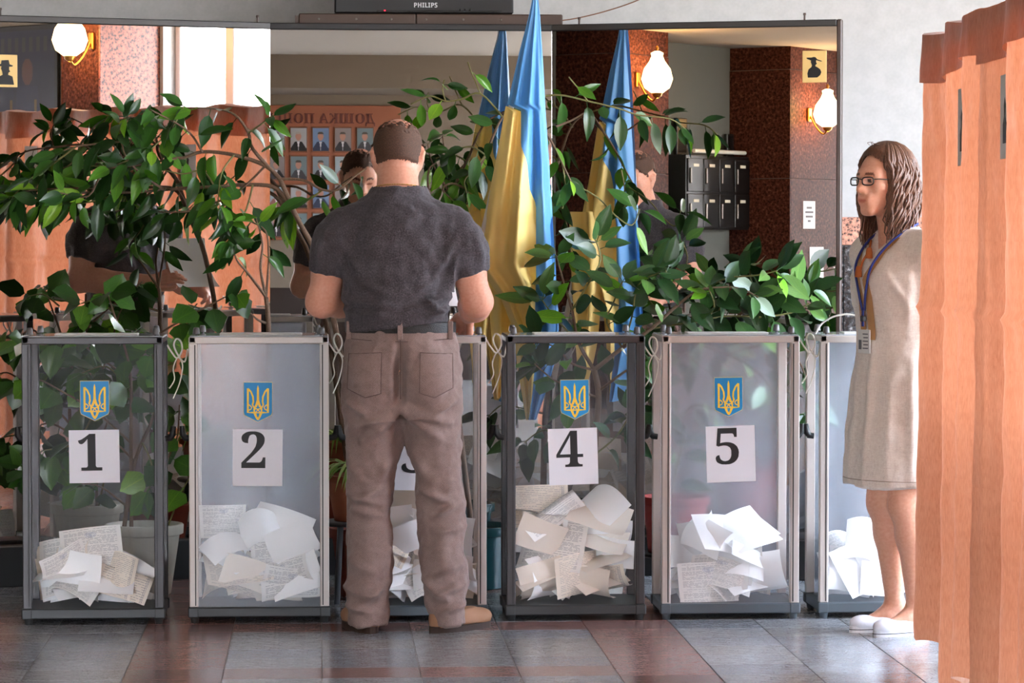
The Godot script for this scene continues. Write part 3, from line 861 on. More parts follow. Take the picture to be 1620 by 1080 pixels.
func make_ballots():
	rng.seed = 404
	var plain := mat("ballot_paper_plain", Color(0.93, 0.92, 0.905), 0.8, {"backlight": Color(0.3, 0.3, 0.29)})
	var warm := mat("ballot_paper_warm", Color(0.92, 0.88, 0.83), 0.8, {"backlight": Color(0.3, 0.28, 0.25)})
	var printed := mat("ballot_paper_printed", Color.WHITE, 0.8, {"tex": tex["ballot"], "backlight": Color(0.25, 0.25, 0.25)})
	var listed := mat("ballot_paper_listed", Color.WHITE, 0.8, {"tex": tex["ballot_list"], "backlight": Color(0.25, 0.24, 0.22)})
	var shapes := []
	for k in 14:
		shapes.append(paper_shape(rnd(0.17, 0.27), rnd(0.10, 0.19), k % 4, rnd(1.2, 2.6)).mesh())
	for i in 6:
		var b: Array = BOXES[i]
		var o: Vector3 = box_origin[i]
		var n: int = b[8] + 5
		for k in n:
			var level := maxf(0.0, float(k - 5) / (n - 5))
			var row := k % 3
			var ms: Mesh = shapes[rng.randi() % shapes.size()]
			var r := rng.randf()
			var pm: Material = plain if r < 0.42 or (i >= 4 and r < 0.8) else (warm if r < 0.7 else (printed if r < 0.88 else listed))
			var bs := Basis.from_euler(Vector3(rnd(-1.1, 0.35), rnd(-0.7, 0.7), rnd(-0.45, 0.45)))
			var t := Transform3D(bs, Vector3(rnd(-0.16, 0.16), 0.06 + level * b[7] * 0.9, [0.10, 0.0, -0.09][row]))
			var bb := t * ms.get_aabb()
			var lo := Vector3(-0.222, 0.058, -0.145)
			var hi := Vector3(0.222, 0.056 + b[7] + 0.05, 0.148)
			for ax in 3:
				if bb.size[ax] > hi[ax] - lo[ax]:
					t.origin[ax] += (lo[ax] + hi[ax]) / 2 - bb.get_center()[ax]
				elif bb.position[ax] < lo[ax]: t.origin[ax] += lo[ax] - bb.position[ax]
				elif bb.end[ax] > hi[ax]: t.origin[ax] -= bb.end[ax] - hi[ax]
			t.origin += o
			var kind := "blank white" if pm == plain else ("blank cream" if pm == warm else ("finely printed" if pm == printed else "printed list"))
			var high := "low in" if level < 0.3 else ("midway up" if level < 0.65 else "on top of")
			var deep: String = ["against the front pane", "in the middle", "towards the back pane"][row]
			tag(part("ballot_paper", ms, pm, self, t), "%s ballot %s the heap %s of %s" % [kind, high, deep, "the unmarked box" if b[0] == 6 else "box " + COUNT_WORDS[b[0]]], "ballot", "ballots in box " + COUNT_WORDS[b[0]])
	# the sheets that stand out
	var big := paper_shape(0.215, 0.15, 3, 0.8).mesh()
	for s in [
		[145.0, 868.0, 10.70, 0.10, -0.25, 0, "printed ballot with a round stamp leaning at the top in box marked 1"],
		[852.0, 800.0, 10.86, 0.02, -0.1, 1, "cream printed list standing tallest behind the heap in box marked 4"],
		[1120.0, 922.0, 10.79, 0.04, -0.12, 0, "printed ballot with a blue stamp lying low in box marked 5"],
	]:
		tag(part("ballot_paper", big, printed if s[5] == 0 else listed, self, Transform3D(Basis.from_euler(Vector3(s[4], 0.06, s[3])), at(s[0], s[1], s[2]))), s[6], "ballot")

func make_cords():
	rng.seed = 9
	var white := mat("white_cord", Color(0.86, 0.84, 0.80), 0.7)
	# [joint between boxes in the photo, depth, label]
	var list := [[280.0, 548.0, 10.62, "white cord looped between ballot boxes marked 1 and 2"], [533.0, 540.0, 10.66, "white cord looped between box marked 2 and the man"], [785.0, 540.0, 10.68, "white cord bow tied beside the flag and box marked 4"], [1032.0, 545.0, 10.71, "white cord looped between boxes marked 4 and 5"], [1281.0, 540.0, 10.75, "white cord bow tied beside the unmarked box"]]
	for l in list:
		var o := base("sealing_cord", Vector3.ZERO)
		tag(o, l[3], "cord", "white cords tying the ballot boxes together")
		var p := func(dx: float, dy: float, dd := 0.0): return at(l[0] + dx, l[1] + dy, l[2] + dd)
		part("loop", tubed(smooth_path([p.call(-15, -2, 0.02), p.call(-9, 8), p.call(0, 18), p.call(8, 6), p.call(6, -8), p.call(-1, -12, 0.01), p.call(-5, -2, 0.015), p.call(2, 14, 0.01), p.call(12, 24), p.call(17, 4, 0.02)]), 0.0032, 6), white, o)
		part("tail", tubed(smooth_path([p.call(0, 18), p.call(-6, 34), p.call(-4, 52), p.call(-12, 66, 0.01)]), 0.0026, 6), white, o)
		part("tail", tubed(smooth_path([p.call(2, 16), p.call(9, 30), p.call(4, 58), p.call(-6, 82, 0.01)]), 0.0024, 6), white, o)
	var seal := base("paper_seal", Vector3.ZERO)
	tag(seal, "crumpled paper seal tied to the outer corner of box marked 1", "paper seal")
	var g := Geo.new()
	g.grid(4, 3, func(u, v): return at(22 + u * 18 + v * 3, 538 + v * 16 + (1 - u) * 10, 10.60) + Vector3(0, 0, 0.008 * sin(u * 7.0 + v * 3.0)))
	part("slip", g, mat("seal_paper", Color(0.85, 0.82, 0.76), 0.8), seal)
	part("string", tubed(smooth_path([at(40, 540, 10.585), at(36, 532, 10.58), at(46, 530, 10.57)]), 0.0015, 6), white, seal)
	# loose pale lead rising over the unmarked box
	var w := base("white_lead", Vector3.ZERO)
	tag(w, "white lead arching over the unmarked box towards the woman", "cord")
	part("lead", tubed(smooth_path([at(1290, 528, 10.80), at(1300, 512, 10.80), at(1318, 501, 10.79), at(1340, 497, 10.78), at(1358, 500, 10.77)]), 0.0035, 6), white, w)

# ---------------------------------------------------------------- flag
func make_flag():
	var o := base("flag_on_pole", at(640, 925, 11.5) * Vector3(1, 0, 1))
	tag(o, "blue and yellow flag hanging in folds from a slanting white pole", "flag")
	var inv := -o.position
	var dep := 11.5
	part("pole", tubed([at(640, 925, dep) + inv, at(764, 370, dep) + inv, at(849, -10, dep) + inv], 0.011, 12), mat("pole_white", Color(0.88, 0.86, 0.83), 0.35), o)
	part("pole_tip", tubed([at(849, -10, dep) + inv, at(852, -24, dep) + inv], [0.014, 0.004], 12), mat("brass", Color.WHITE), o)
	part("stand", lathed([Vector2(0, 0.0), Vector2(0.17, 0.0), Vector2(0.17, 0.02), Vector2(0.05, 0.04), Vector2(0.03, 0.10), Vector2(0.0, 0.10)], 28), mat("stand_dark", Color(0.05, 0.05, 0.055), 0.4), o)
	var blue := mat("flag_blue", Color(0.33, 0.60, 0.83), 0.5, {"sheen": 0.3, "backlight": Color(0.25, 0.3, 0.4)})
	var yellow := mat("flag_yellow", Color(1.0, 0.87, 0.52), 0.5, {"sheen": 0.3, "backlight": Color(0.4, 0.34, 0.15)})
	# photo heights with the left edge, the blue-yellow edge and the right edge of the near side
	var rows := [[-8.0, 843.0, 843.0, 851.0], [20.0, 838.0, 838.0, 854.0], [80.0, 822.0, 822.0, 858.0], [150.0, 806.0, 806.0, 862.0], [168.0, 800.0, 802.0, 863.0], [172.0, 799.0, 824.0, 863.0], [230.0, 789.0, 824.0, 867.0], [256.0, 784.0, 834.0, 869.0], [300.0, 775.0, 838.0, 871.0], [322.0, 771.0, 848.0, 873.0], [420.0, 752.0, 848.0, 879.0], [445.0, 772.0, 848.0, 880.0], [470.0, 791.0, 847.0, 882.0], [520.0, 812.0, 846.0, 884.0], [580.0, 818.0, 846.0, 876.0], [625.0, 826.0, 842.0, 862.0], [664.0, 832.0, 836.0, 848.0]]
	var edge := func(y: float, c: int):
		for k in rows.size() - 1:
			if y <= rows[k + 1][0]:
				return lerpf(rows[k][c], rows[k + 1][c], (y - rows[k][0]) / (rows[k + 1][0] - rows[k][0]))
		return rows[-1][c]
	for side: float in [-1.0, 1.0]:
		# folds that widen downwards; the far side mirrors the near one and bulges to the mirror
		var fold := func(x: float, y: float):
			var left := edge_left(rows, y)
			var right: float = edge.call(y, 3)
			var u := clampf((x - left) / maxf(right - left, 1.0), 0.0, 1.0)
			var open := clampf((y + 8.0) / 300.0, 0.05, 1.0)
			var d := (-0.075 * open * sin(u * PI) - 0.018 * clampf((352.0 - y) / 14.0, 0.0, 1.0)) * side
			d += open * 0.030 * sin(u * 17.0 + y * 0.004 + side) * (0.4 + 0.6 * sin(u * PI))
			d += open * 0.010 * sin(u * 31.0 - y * 0.011)
			return dep + d + 0.004 * side
		var gb := Geo.new()
		gb.grid(26, 70, func(u, v):
			var y: float = lerpf(-8.0, 664.0, v)
			var x: float = lerpf(edge.call(y, 2), edge.call(y, 3), u)
			return at(x, y, fold.call(x, y)) + inv)
		part("blue_band", gb, blue, o)
		var gy := Geo.new()
		gy.grid(26, 60, func(u, v):
			var y: float = lerpf(168.0, 664.0, v)
			var x: float = lerpf(edge_left(rows, y), edge.call(y, 2), u)
			return at(x, y, fold.call(x, y) + 0.001) + inv)
		part("yellow_band", gy, yellow, o)
	# the far corner of the cloth hangs lower, behind the pole
	var gl := Geo.new()
	gl.grid(14, 40, func(u, v):
		var y: float = lerpf(330.0, 630.0, v)
		var w := 1.0 - pow(v, 3.0) * 0.9
		var x: float = lerpf(760.0 + 26.0 * v, 760.0 + 26.0 * v + 52.0 * w, u)
		return at(x, y, dep + 0.10 + 0.03 * sin(u * 9.0 + v * 2.0)) + inv)
	part("yellow_corner", gl, yellow, o)

func edge_left(rows: Array, y: float) -> float:
	for k in rows.size() - 1:
		if y <= rows[k + 1][0]:
			return lerpf(rows[k][1], rows[k + 1][1], (y - rows[k][0]) / (rows[k + 1][0] - rows[k][0]))
	return rows[-1][1]

# ---------------------------------------------------------------- polling booths
func make_booths():
	rng.seed = 21
	var cloth := mat("booth_satin", Color(1, 1, 1), 0.42, {"tex": tex["satin"], "scale": Vector3(3, 3, 3), "sheen": 0.4, "backlight": Color(0.9, 0.78, 0.71)})
	var wood := mat("booth_wood", Color(1, 1, 1), 0.5, {"tex": tex["wood"], "scale": Vector3(6, 1.5, 6)})
	var fold_noise := noise(1.0, 5, 2)
	for k in 3:
		var z0 := -9.5 + k * 1.22
		var o := base("polling_booth", turned(Vector3(1.345, 0, z0)), deg_to_rad(-YAW))
		tag(o, ["orange curtained polling booth beside the woman", "orange curtained polling booth, second from the woman", "orange curtained polling booth, third from the woman"][k], "voting booth", "orange curtained booths in a row")
		# local: x into the booth, z towards the camera
		for p in [Vector3(0.045, 0, 0.04), Vector3(0.045, 0, 1.17), Vector3(0.98, 0, 0.04), Vector3(0.98, 0, 1.17)]:
			part("post", boxed(p + Vector3(-0.022, 0, -0.022), p + Vector3(0.022, 1.96, 0.022), 0.003), wood, o)
			part("foot", boxed(p + Vector3(-0.04, 0, -0.09), p + Vector3(0.04, 0.05, 0.09), 0.004) if p.z < 0.5 else boxed(p + Vector3(-0.04, 0, -0.04), p + Vector3(0.04, 0.05, 0.03), 0.004), wood, o)
		for z in [0.04, 1.17]: part("rail", boxed(Vector3(0.067, 1.92, z - 0.02), Vector3(0.958, 1.96, z + 0.02), 0.003), wood, o)
		for x in [0.045, 0.98]: part("rail", boxed(Vector3(x - 0.02, 1.922, 0.062), Vector3(x + 0.02, 1.958, 1.148), 0.003), wood, o)
		part("writing_shelf", boxed(Vector3(0.5, 0.84, 0.066), Vector3(0.955, 0.865, 1.145), 0.003), wood, o)
		# side curtain towards the ballot boxes: broad pleats, deeper lower down, turned over the rail at the top
		var ph := k * 1.7
		var drop := func(s: float, y: float):
			var low := 1.0 - y / 1.97
			var a := s * 15.5 + ph
			var x := -0.05 - 0.042 * (0.5 + 0.6 * low) * (asin(0.93 * sin(a)) * 0.75 + 0.25 * sin(a * 0.5 + 1.0))
			x -= 0.006 * fold_noise.get_noise_2d(s * 9.0 + k * 7.0, y * 4.0)
			if absf(y - 1.13) < 0.022: x -= 0.013 * (1.0 - absf(y - 1.13) / 0.022)
			return x
		var g := Geo.new()
		g.grid(110, 120, func(u, v):
			var s: float = u * 1.215
			var hem: float = 0.06 + 0.05 * sin(s * 8.0 + ph) + (0.09 * clampf(1.0 - s / 0.12, 0, 1) if k == 0 else 0.0)
			var y: float = lerpf(1.975 - 0.018 * absf(sin(s * 6.0 + ph)), hem, v)
			return Vector3(drop.call(s, y) if v > 0.0 else drop.call(s, y) + 0.012, y, s))
		part("side_curtain", g, cloth, o)
		var h := Geo.new()
		h.grid(96, 8, func(u, v):
			var s: float = u * 1.215
			var y: float = lerpf(1.978 - 0.018 * absf(sin(s * 6.0 + ph)), 1.83 - 0.02 * sin(s * 5.0 + ph), v)
			return Vector3(drop.call(s, y) - 0.008 - 0.004 * v, y, s))
		part("turned_hem", h, cloth, o)
		var tp := Geo.new()
		tp.grid(48, 4, func(u, v):
			var s: float = u * 1.215
			return Vector3(lerpf(drop.call(s, 1.97) - 0.008, 0.07, v), 1.978 - 0.018 * absf(sin(s * 6.0 + ph)) + 0.006 * sin(v * PI), s))
		part("rail_cover", tp, cloth, o)
		# cross curtain between booths
		var e := Geo.new()
		e.grid(40, 24, func(u, v): return Vector3(0.07 + u * 0.89, lerpf(1.955, 0.06, v), 0.012 + 0.012 * sin(u * 26.0 + k)))
		part("end_curtain", e, cloth, o)
		# white notice with a black figure half hidden in the folds
		for nz in ([0.78] if k != 1 else [0.30, 1.0]):
			var n := base("booth_notice", o.transform * Vector3(drop.call(nz, 1.62) - 0.012, 1.66, nz), deg_to_rad(-YAW) - PI / 2)
			tag(n, {0: "white notice pinned on the orange curtain beside the woman", 1: "white notice pinned on the second orange curtain", 2: "white notice pinned on the third orange curtain"}[k] + ("" if nz != 1.0 else ", nearer the viewer"), "notice", "notices on the orange curtains")
			part("sheet", boxed(Vector3(-0.075, -0.11, 0), Vector3(0.075, 0.11, 0.001)), mat("notice_paper", Color.WHITE), n)
			var f := Geo.new()
			f.slab(PackedVector2Array([Vector2(-0.03, -0.07), Vector2(0.03, -0.07), Vector2(0.03, -0.02), Vector2(0.012, 0.0), Vector2(0.016, 0.03), Vector2(0.0, 0.05), Vector2(-0.016, 0.03), Vector2(-0.012, 0.0), Vector2(-0.03, -0.02)]), 0.001, 0.0016)
			part("figure", f, mat("sign_ink", Color.BLACK), n)

# ---------------------------------------------------------------- plants
func leaf_shape(wide: float, fold: float, curl: float, tooth: float) -> ArrayMesh:
	# one leaf along +y from its stalk's foot at the origin, length 1, face towards +z
	var g := Geo.new()
	var rows := [[0.0, 0.0], [0.18, 0.0], [0.26, 0.55], [0.40, 0.92], [0.55, 1.0], [0.72, 0.82], [0.86, 0.44], [0.94, 0.16], [1.0, 0.01]]
	var n := rows.size()
	for k in n:
		var y: float = rows[k][0]
		var w: float = rows[k][1] * wide + 0.010
		if tooth > 0.0 and k > 2 and k < n - 1: w *= 1.0 + tooth * (1.0 if k % 2 == 0 else -1.0)
		var z := -curl * y * y
		var yy := y * (1.0 - 0.3 * curl * y)
		for s in [-1.0, -0.5, 0.0, 0.5, 1.0]:
			g.put(Vector3(s * w, yy, z + fold * absf(s) * w), Vector2(0.5 + s * 0.5, y))
	for k in n - 1:
		for s in 4:
			var a := k * 5 + s
			g.quad(a, a + 5, a + 6, a + 1)
	return g.mesh()

func make_plant(called: String, label: String, root: Vector3, spec: Dictionary):
	rng.seed = spec.seed
	var o := base(called, root)
	tag(o, label, spec.get("category", "potted plant"))
	var inv := -root
	var bark := mat("bark", Color(1, 1, 1), 0.8, {"tex": tex["bark"], "scale": 8.0})
	var twig := mat("green_twig", Color(0.44, 0.42, 0.24), 0.7)
	if spec.has("pot"): make_pot(o, spec.pot)
	var greens: Array = spec.greens
	var shapes: Array = spec.shapes
	var made := 0
	var extra := Geo.new()
	for b in spec.branches:
		var pts := []
		var dd: float = rnd(-spec.spread, spec.spread)
		var n: int = b.path.size()
		for i in n:
			var p: Array = b.path[i]
			pts.append(at(p[0], p[1], spec.depth + b.get("d", 0.0) + dd * float(i) / n * (0.0 if b.get("trunk", false) else 1.0)) + inv)
		var path := smooth_path(pts, 4)
		var radii := []
		var r0: float = b.get("r", 0.006)
		for i in path.size(): radii.append(lerpf(r0, b.get("r1", 0.0025), float(i) / (path.size() - 1)))
		part("trunk" if b.get("trunk", false) else "branch", tubed(path, radii, 7), bark if r0 > 0.004 else twig, o)
		if b.get("bare", false): continue
		# leaves in an alternating spiral over the outer part, closing in a rosette
		var total := 0.0
		var acc := [0.0]
		for i in range(1, path.size()):
			total += path[i].distance_to(path[i - 1]); acc.append(total)
		var s: float = total * b.get("from", 0.25)
		var ang := rnd(0, TAU)
		while s < total + 0.002:
			var tip: bool = s > total - spec.step * 0.8
			var i := 0
			while i < path.size() - 2 and acc[i + 1] < s: i += 1
			var p: Vector3 = path[i].lerp(path[i + 1], clampf((s - acc[i]) / maxf(acc[i + 1] - acc[i], 1e-5), 0, 1))
			var d: Vector3 = (path[i + 1] - path[i]).normalized()
			for k in (int(spec.rosette) if tip else int(spec.get("whorl", 1))):
				ang += 2.4 + rnd(-0.4, 0.4)
				var side: Vector3 = d.cross(Vector3.UP if absf(d.y) < 0.85 else Vector3.RIGHT).normalized().rotated(d, ang)
				var dir: Vector3 = (d * (rnd(0.35, 0.9) if tip else 0.3) + side * rnd(0.7, 1.0) + Vector3.DOWN * rnd(spec.droop * 0.3, spec.droop * 1.5) + Vector3(0, 0, 0.15)).normalized()
				var up := (Vector3(rnd(-0.7, 0.7), rnd(0.1, 1.0), rnd(0.3, 1.1))).normalized()
				var nz := (up - dir * up.dot(dir)).normalized()
				var nx := dir.cross(nz)
				var l: float = rnd(spec.leaf[0], spec.leaf[1]) * (1.0 if not tip else rnd(0.7, 1.0))
				var t := Transform3D(Basis(nx * l, dir * l, nz * l), p)
				var shade := rng.randf()
				var gm: Material = greens[0] if shade < 0.42 else (greens[1] if shade < 0.75 else (greens[2] if shade < 0.93 else greens[3]))
				if made < 300:
					part("leaf", shapes[rng.randi() % shapes.size()], gm, o, t)
				else:
					var lm: ArrayMesh = shapes[made % shapes.size()]
					var arr := lm.surface_get_arrays(0)
					var f := extra.v.size()
					for q in arr[Mesh.ARRAY_VERTEX].size(): extra.put(t * arr[Mesh.ARRAY_VERTEX][q], arr[Mesh.ARRAY_TEX_UV][q])
					for q in arr[Mesh.ARRAY_INDEX]: extra.ix.append(f + q)
				made += 1
			s += spec.step * rnd(0.7, 1.3)
	if extra.v.size() > 0:
		part("more_leaves", extra, greens[0], o).set_meta("kind", "stuff")

func make_pot(o: Node3D, p: Dictionary):
	var r: float = p.r
	var h: float = p.h
	var y: float = p.get("y", 0.0)
	var k: float = p.get("taper", 0.72)
	part("pot", lathed([Vector2(0, y), Vector2(r * k, y), Vector2(r * k * 1.01, y + 0.004), Vector2(r * 0.94, y + h * 0.84), Vector2(r * 0.94, y + h * 0.845), Vector2(r * 1.04, y + h * 0.86), Vector2(r * 1.05, y + h * 0.99), Vector2(r * 1.02, y + h), Vector2(r * 0.94, y + h), Vector2(r * 0.92, y + h * 0.9)], 72, p.get("ribs", 0.0)), p.m, o)
	part("soil", lathed([Vector2(0, y + h * 0.92), Vector2(r * 0.5, y + h * 0.93), Vector2(r * 0.93, y + h * 0.90)], 24), mat("soil", Color(0.11, 0.075, 0.055), 0.95), o)

func make_plants():
	var tx: Texture2D = tex["leaf"]
	var lf := func(called: String, c: Color, bl: Color): return mat(called, c, 0.32, {"tex": tx, "backlight": bl, "spec": 0.45})
	var fig_greens := [lf.call("fig_leaf_dark", Color(0.159, 0.282, 0.128), Color(0.16, 0.30, 0.06)), lf.call("fig_leaf", Color(0.244, 0.396, 0.171), Color(0.22, 0.40, 0.08)), lf.call("fig_leaf_light", Color(0.378, 0.552, 0.183), Color(0.32, 0.5, 0.08)), lf.call("fig_leaf_fresh", Color(0.573, 0.720, 0.232), Color(0.4, 0.55, 0.1))]
	var hib_greens := [lf.call("hibiscus_leaf_dark", Color(0.183, 0.300, 0.122), Color(0.2, 0.32, 0.06)), lf.call("hibiscus_leaf", Color(0.268, 0.408, 0.159), Color(0.25, 0.4, 0.08)), lf.call("hibiscus_leaf_light", Color(0.403, 0.552, 0.207), Color(0.3, 0.5, 0.1)), lf.call("hibiscus_leaf_fresh", Color(0.561, 0.696, 0.268), Color(0.4, 0.55, 0.12))]
	var rub_greens := [lf.call("rubber_leaf_dark", Color(0.183, 0.294, 0.171), Color(0.12, 0.24, 0.07)), lf.call("rubber_leaf", Color(0.281, 0.408, 0.244), Color(0.16, 0.3, 0.1)), lf.call("rubber_leaf_light", Color(0.427, 0.564, 0.305), Color(0.25, 0.42, 0.12)), lf.call("rubber_leaf_fresh", Color(0.512, 0.720, 0.220), Color(0.4, 0.58, 0.1))]
	var fig := [leaf_shape(0.155, 0.25, 0.15, 0), leaf_shape(0.14, 0.4, 0.3, 0), leaf_shape(0.17, 0.15, -0.1, 0), leaf_shape(0.135, 0.55, 0.45, 0)]
	var hib := [leaf_shape(0.32, 0.2, 0.2, 0.09), leaf_shape(0.28, 0.35, 0.35, 0.09), leaf_shape(0.34, 0.1, 0.1, 0.08)]
	var rub := [leaf_shape(0.185, 0.2, 0.15, 0), leaf_shape(0.17, 0.35, 0.25, 0), leaf_shape(0.20, 0.12, -0.08, 0)]
	var terracotta := mat("terracotta", Color(0.55, 0.25, 0.17), 0.7)
	var white_pot := mat("white_pot", Color(0.80, 0.79, 0.74), 0.5)
	var B := func(path: Array, r := 0.004, more := {}):
		var d := {"path": path, "r": r}
		d.merge(more)
		return d
	# tall fig behind the man, spreading over the first boxes
	make_plant("potted_fig", "tall leafy fig spreading over boxes 1 and 2, rooted behind the man", at(585, 800, 11.42) * Vector3(1, 0, 1), {
		"seed": 101, "depth": 11.42, "spread": 0.16, "step": 0.040, "rosette": 6, "whorl": 1, "droop": 0.65, "leaf": [0.12, 0.185], "greens": fig_greens, "shapes": fig,
		"pot": {"r": 0.15, "h": 0.26, "m": terracotta},
		"branches": [
			B.call([[585, 880], [560, 700], [535, 540], [503, 410], [470, 345], [443, 283]], 0.013, {"trunk": true, "bare": true, "r1": 0.009}),
			B.call([[443, 283], [400, 236], [393, 210], [372, 182], [340, 172], [290, 170]], 0.008),
			B.call([[443, 283], [420, 262], [370, 245], [320, 240], [280, 250], [235, 222], [180, 225], [120, 232], [85, 245]], 0.009, {"from": 0.3}),
			B.call([[470, 345], [440, 300], [400, 292], [340, 295], [260, 300], [190, 305], [130, 298], [60, 300], [30, 305]], 0.009, {"from": 0.3}),
			B.call([[420, 262], [380, 300], [330, 325], [290, 335], [250, 335]], 0.005),
			B.call([[400, 292], [390, 330], [372, 365], [358, 385]], 0.004),
			B.call([[320, 240], [300, 210], [270, 190], [235, 172]], 0.005),
			B.call([[260, 300], [230, 280], [200, 250], [190, 205], [200, 185]], 0.005),
			B.call([[190, 305], [150, 318], [110, 322], [55, 318]], 0.004),
			B.call([[340, 295], [335, 320], [350, 338], [368, 345]], 0.004),
			B.call([[443, 283], [480, 285], [510, 300], [535, 300], [560, 280], [580, 266]], 0.006, {"from": 0.55}),
			B.call([[510, 300], [490, 315], [470, 322], [455, 330]], 0.004),
			B.call([[393, 210], [415, 195], [432, 182]], 0.004, {"from": 0.6}),
			B.call([[120, 232], [80, 262], [45, 285], [20, 312]], 0.004),
			B.call([[280, 250], [215, 262], [165, 270], [140, 310], [95, 305]], 0.005),
			B.call([[370, 245], [350, 275], [345, 320]], 0.004),
			B.call([[235, 222], [215, 245], [180, 262], [130, 262]], 0.004),
			B.call([[340, 295], [320, 270], [290, 275], [255, 268]], 0.004),
			B.call([[290, 170], [270, 205], [240, 235]], 0.004),
		]})
	# slim stem by box 2
	make_plant("potted_fig", "slim bare-stemmed fig rising behind box marked 2", at(425, 800, 11.35) * Vector3(1, 0, 1), {
		"seed": 102, "depth": 11.35, "spread": 0.08, "step": 0.06, "rosette": 3, "droop": 1.0, "leaf": [0.13, 0.19], "greens": fig_greens, "shapes": fig,
		"pot": {"r": 0.13, "h": 0.22, "m": terracotta},
		"branches": [
			B.call([[425, 880], [424, 700], [425, 525], [421, 470]], 0.012, {"trunk": true, "bare": true, "r1": 0.009}),
			B.call([[421, 470], [392, 432], [375, 412], [370, 395]], 0.006, {"from": 0.6}),
			B.call([[421, 470], [412, 425], [415, 385], [405, 345]], 0.006, {"from": 0.55}),
			B.call([[421, 470], [424, 430], [425, 400], [420, 365], [395, 350]], 0.005, {"from": 0.6}),
			B.call([[424, 512], [408, 506], [396, 495]], 0.006, {"bare": true}),
		]})
	# sparse fig behind the flag
	make_plant("potted_fig", "sparse fig with long twigs reaching past both sides of the flag", at(752, 800, 11.72) * Vector3(1, 0, 1), {
		"seed": 103, "depth": 11.72, "spread": 0.1, "step": 0.046, "rosette": 4, "droop": 0.9, "leaf": [0.11, 0.17], "greens": fig_greens, "shapes": fig,
		"pot": {"r": 0.15, "h": 0.24, "m": mat("teal_glaze", Color(0.08, 0.25, 0.27), 0.25), "taper": 0.8},
		"branches": [
			B.call([[752, 880], [730, 700], [712, 540], [696, 420], [705, 360], [740, 300]], 0.012, {"trunk": true, "bare": true, "r1": 0.008}),
			B.call([[740, 300], [768, 245], [795, 185], [830, 160]], 0.008, {"from": 0.3}),
			B.call([[705, 360], [680, 310], [678, 270], [690, 258]], 0.006, {"bare": true}),
			B.call([[740, 300], [720, 270], [705, 240], [700, 215]], 0.006, {"from": 0.2}),
			B.call([[795, 185], [760, 148], [730, 157], [705, 160], [680, 152], [650, 165]], 0.004, {"from": 0.55}),
			B.call([[760, 148], [747, 118], [740, 98]], 0.003, {"from": 0.7}),
			B.call([[705, 160], [700, 142], [703, 126]], 0.003, {"from": 0.8}),
			B.call([[830, 160], [880, 150], [930, 160], [980, 172], [1010, 182], [1060, 188], [1085, 205]], 0.004, {"from": 0.22}),
			B.call([[930, 160], [915, 140], [900, 122]], 0.003, {"from": 0.7}),
			B.call([[830, 160], [870, 220], [890, 260], [905, 290]], 0.006),
			B.call([[880, 200], [905, 190], [925, 178]], 0.005, {"bare": true}),
			B.call([[890, 260], [895, 300], [890, 330]], 0.004),
			B.call([[905, 290], [945, 312], [975, 342], [1000, 356], [1012, 330]], 0.003, {"from": 0.85}),
			B.call([[740, 300], [715, 290], [700, 300], [720, 320]], 0.005),
			B.call([[768, 245], [745, 232], [718, 238]], 0.004),
			B.call([[768, 245], [750, 268], [735, 285], [738, 305]], 0.004),
			B.call([[712, 340], [745, 320], [770, 330], [785, 420]], 0.004, {"from": 0.5}),
		]})
	# broad-leaved plant behind boxes 4 and 5
	make_plant("rubber_plant", "broad-leaved rubber plant bushing out above boxes 4 and 5", at(937, 800, 11.32) * Vector3(1, 0, 1), {
		"seed": 104, "depth": 11.32, "spread": 0.14, "step": 0.036, "rosette": 7, "whorl": 1, "droop": 0.25, "leaf": [0.12, 0.18], "greens": rub_greens, "shapes": rub,
		"pot": {"r": 0.15, "h": 0.25, "m": white_pot},
		"branches": [
			B.call([[937, 870], [940, 720], [947, 630], [940, 585]], 0.015, {"trunk": true, "bare": true, "r1": 0.011}),
			B.call([[940, 585], [915, 540], [905, 490], [890, 440], [880, 405]], 0.008),
			B.call([[940, 585], [985, 550], [1030, 520], [1075, 480], [1110, 458], [1165, 455], [1200, 470]], 0.009, {"from": 0.35}),
			B.call([[1075, 480], [1060, 445], [1050, 420]], 0.004),
			B.call([[905, 490], [930, 450], [950, 410], [940, 375]], 0.004),
			B.call([[985, 550], [1000, 500], [1010, 450], [1045, 430]], 0.004),
			B.call([[1110, 458], [1150, 440], [1200, 435], [1230, 428]], 0.004),
			B.call([[1165, 455], [1220, 470], [1265, 462], [1285, 452]], 0.004),
			B.call([[1030, 520], [1090, 510], [1150, 500], [1200, 502]], 0.004),
			B.call([[915, 540], [880, 505], [858, 475]], 0.004),
			B.call([[985, 550], [960, 510], [970, 480], [985, 445]], 0.004),
			B.call([[947, 630], [905, 612], [875, 600], [845, 575]], 0.005),
			B.call([[940, 585], [905, 575], [880, 550], [850, 540]], 0.005),
			B.call([[945, 620], [985, 590], [1010, 575], [1030, 560]], 0.006),
			B.call([[940, 720], [975, 690], [1000, 650]], 0.004),
			B.call([[940, 700], [900, 690], [860, 680], [830, 700]], 0.004),
			B.call([[1110, 510], [1130, 485], [1120, 455]], 0.004),
			B.call([[1200, 502], [1250, 495], [1280, 480]], 0.004),
			B.call([[1010, 575], [1030, 600], [1038, 650]], 0.004),
		]})
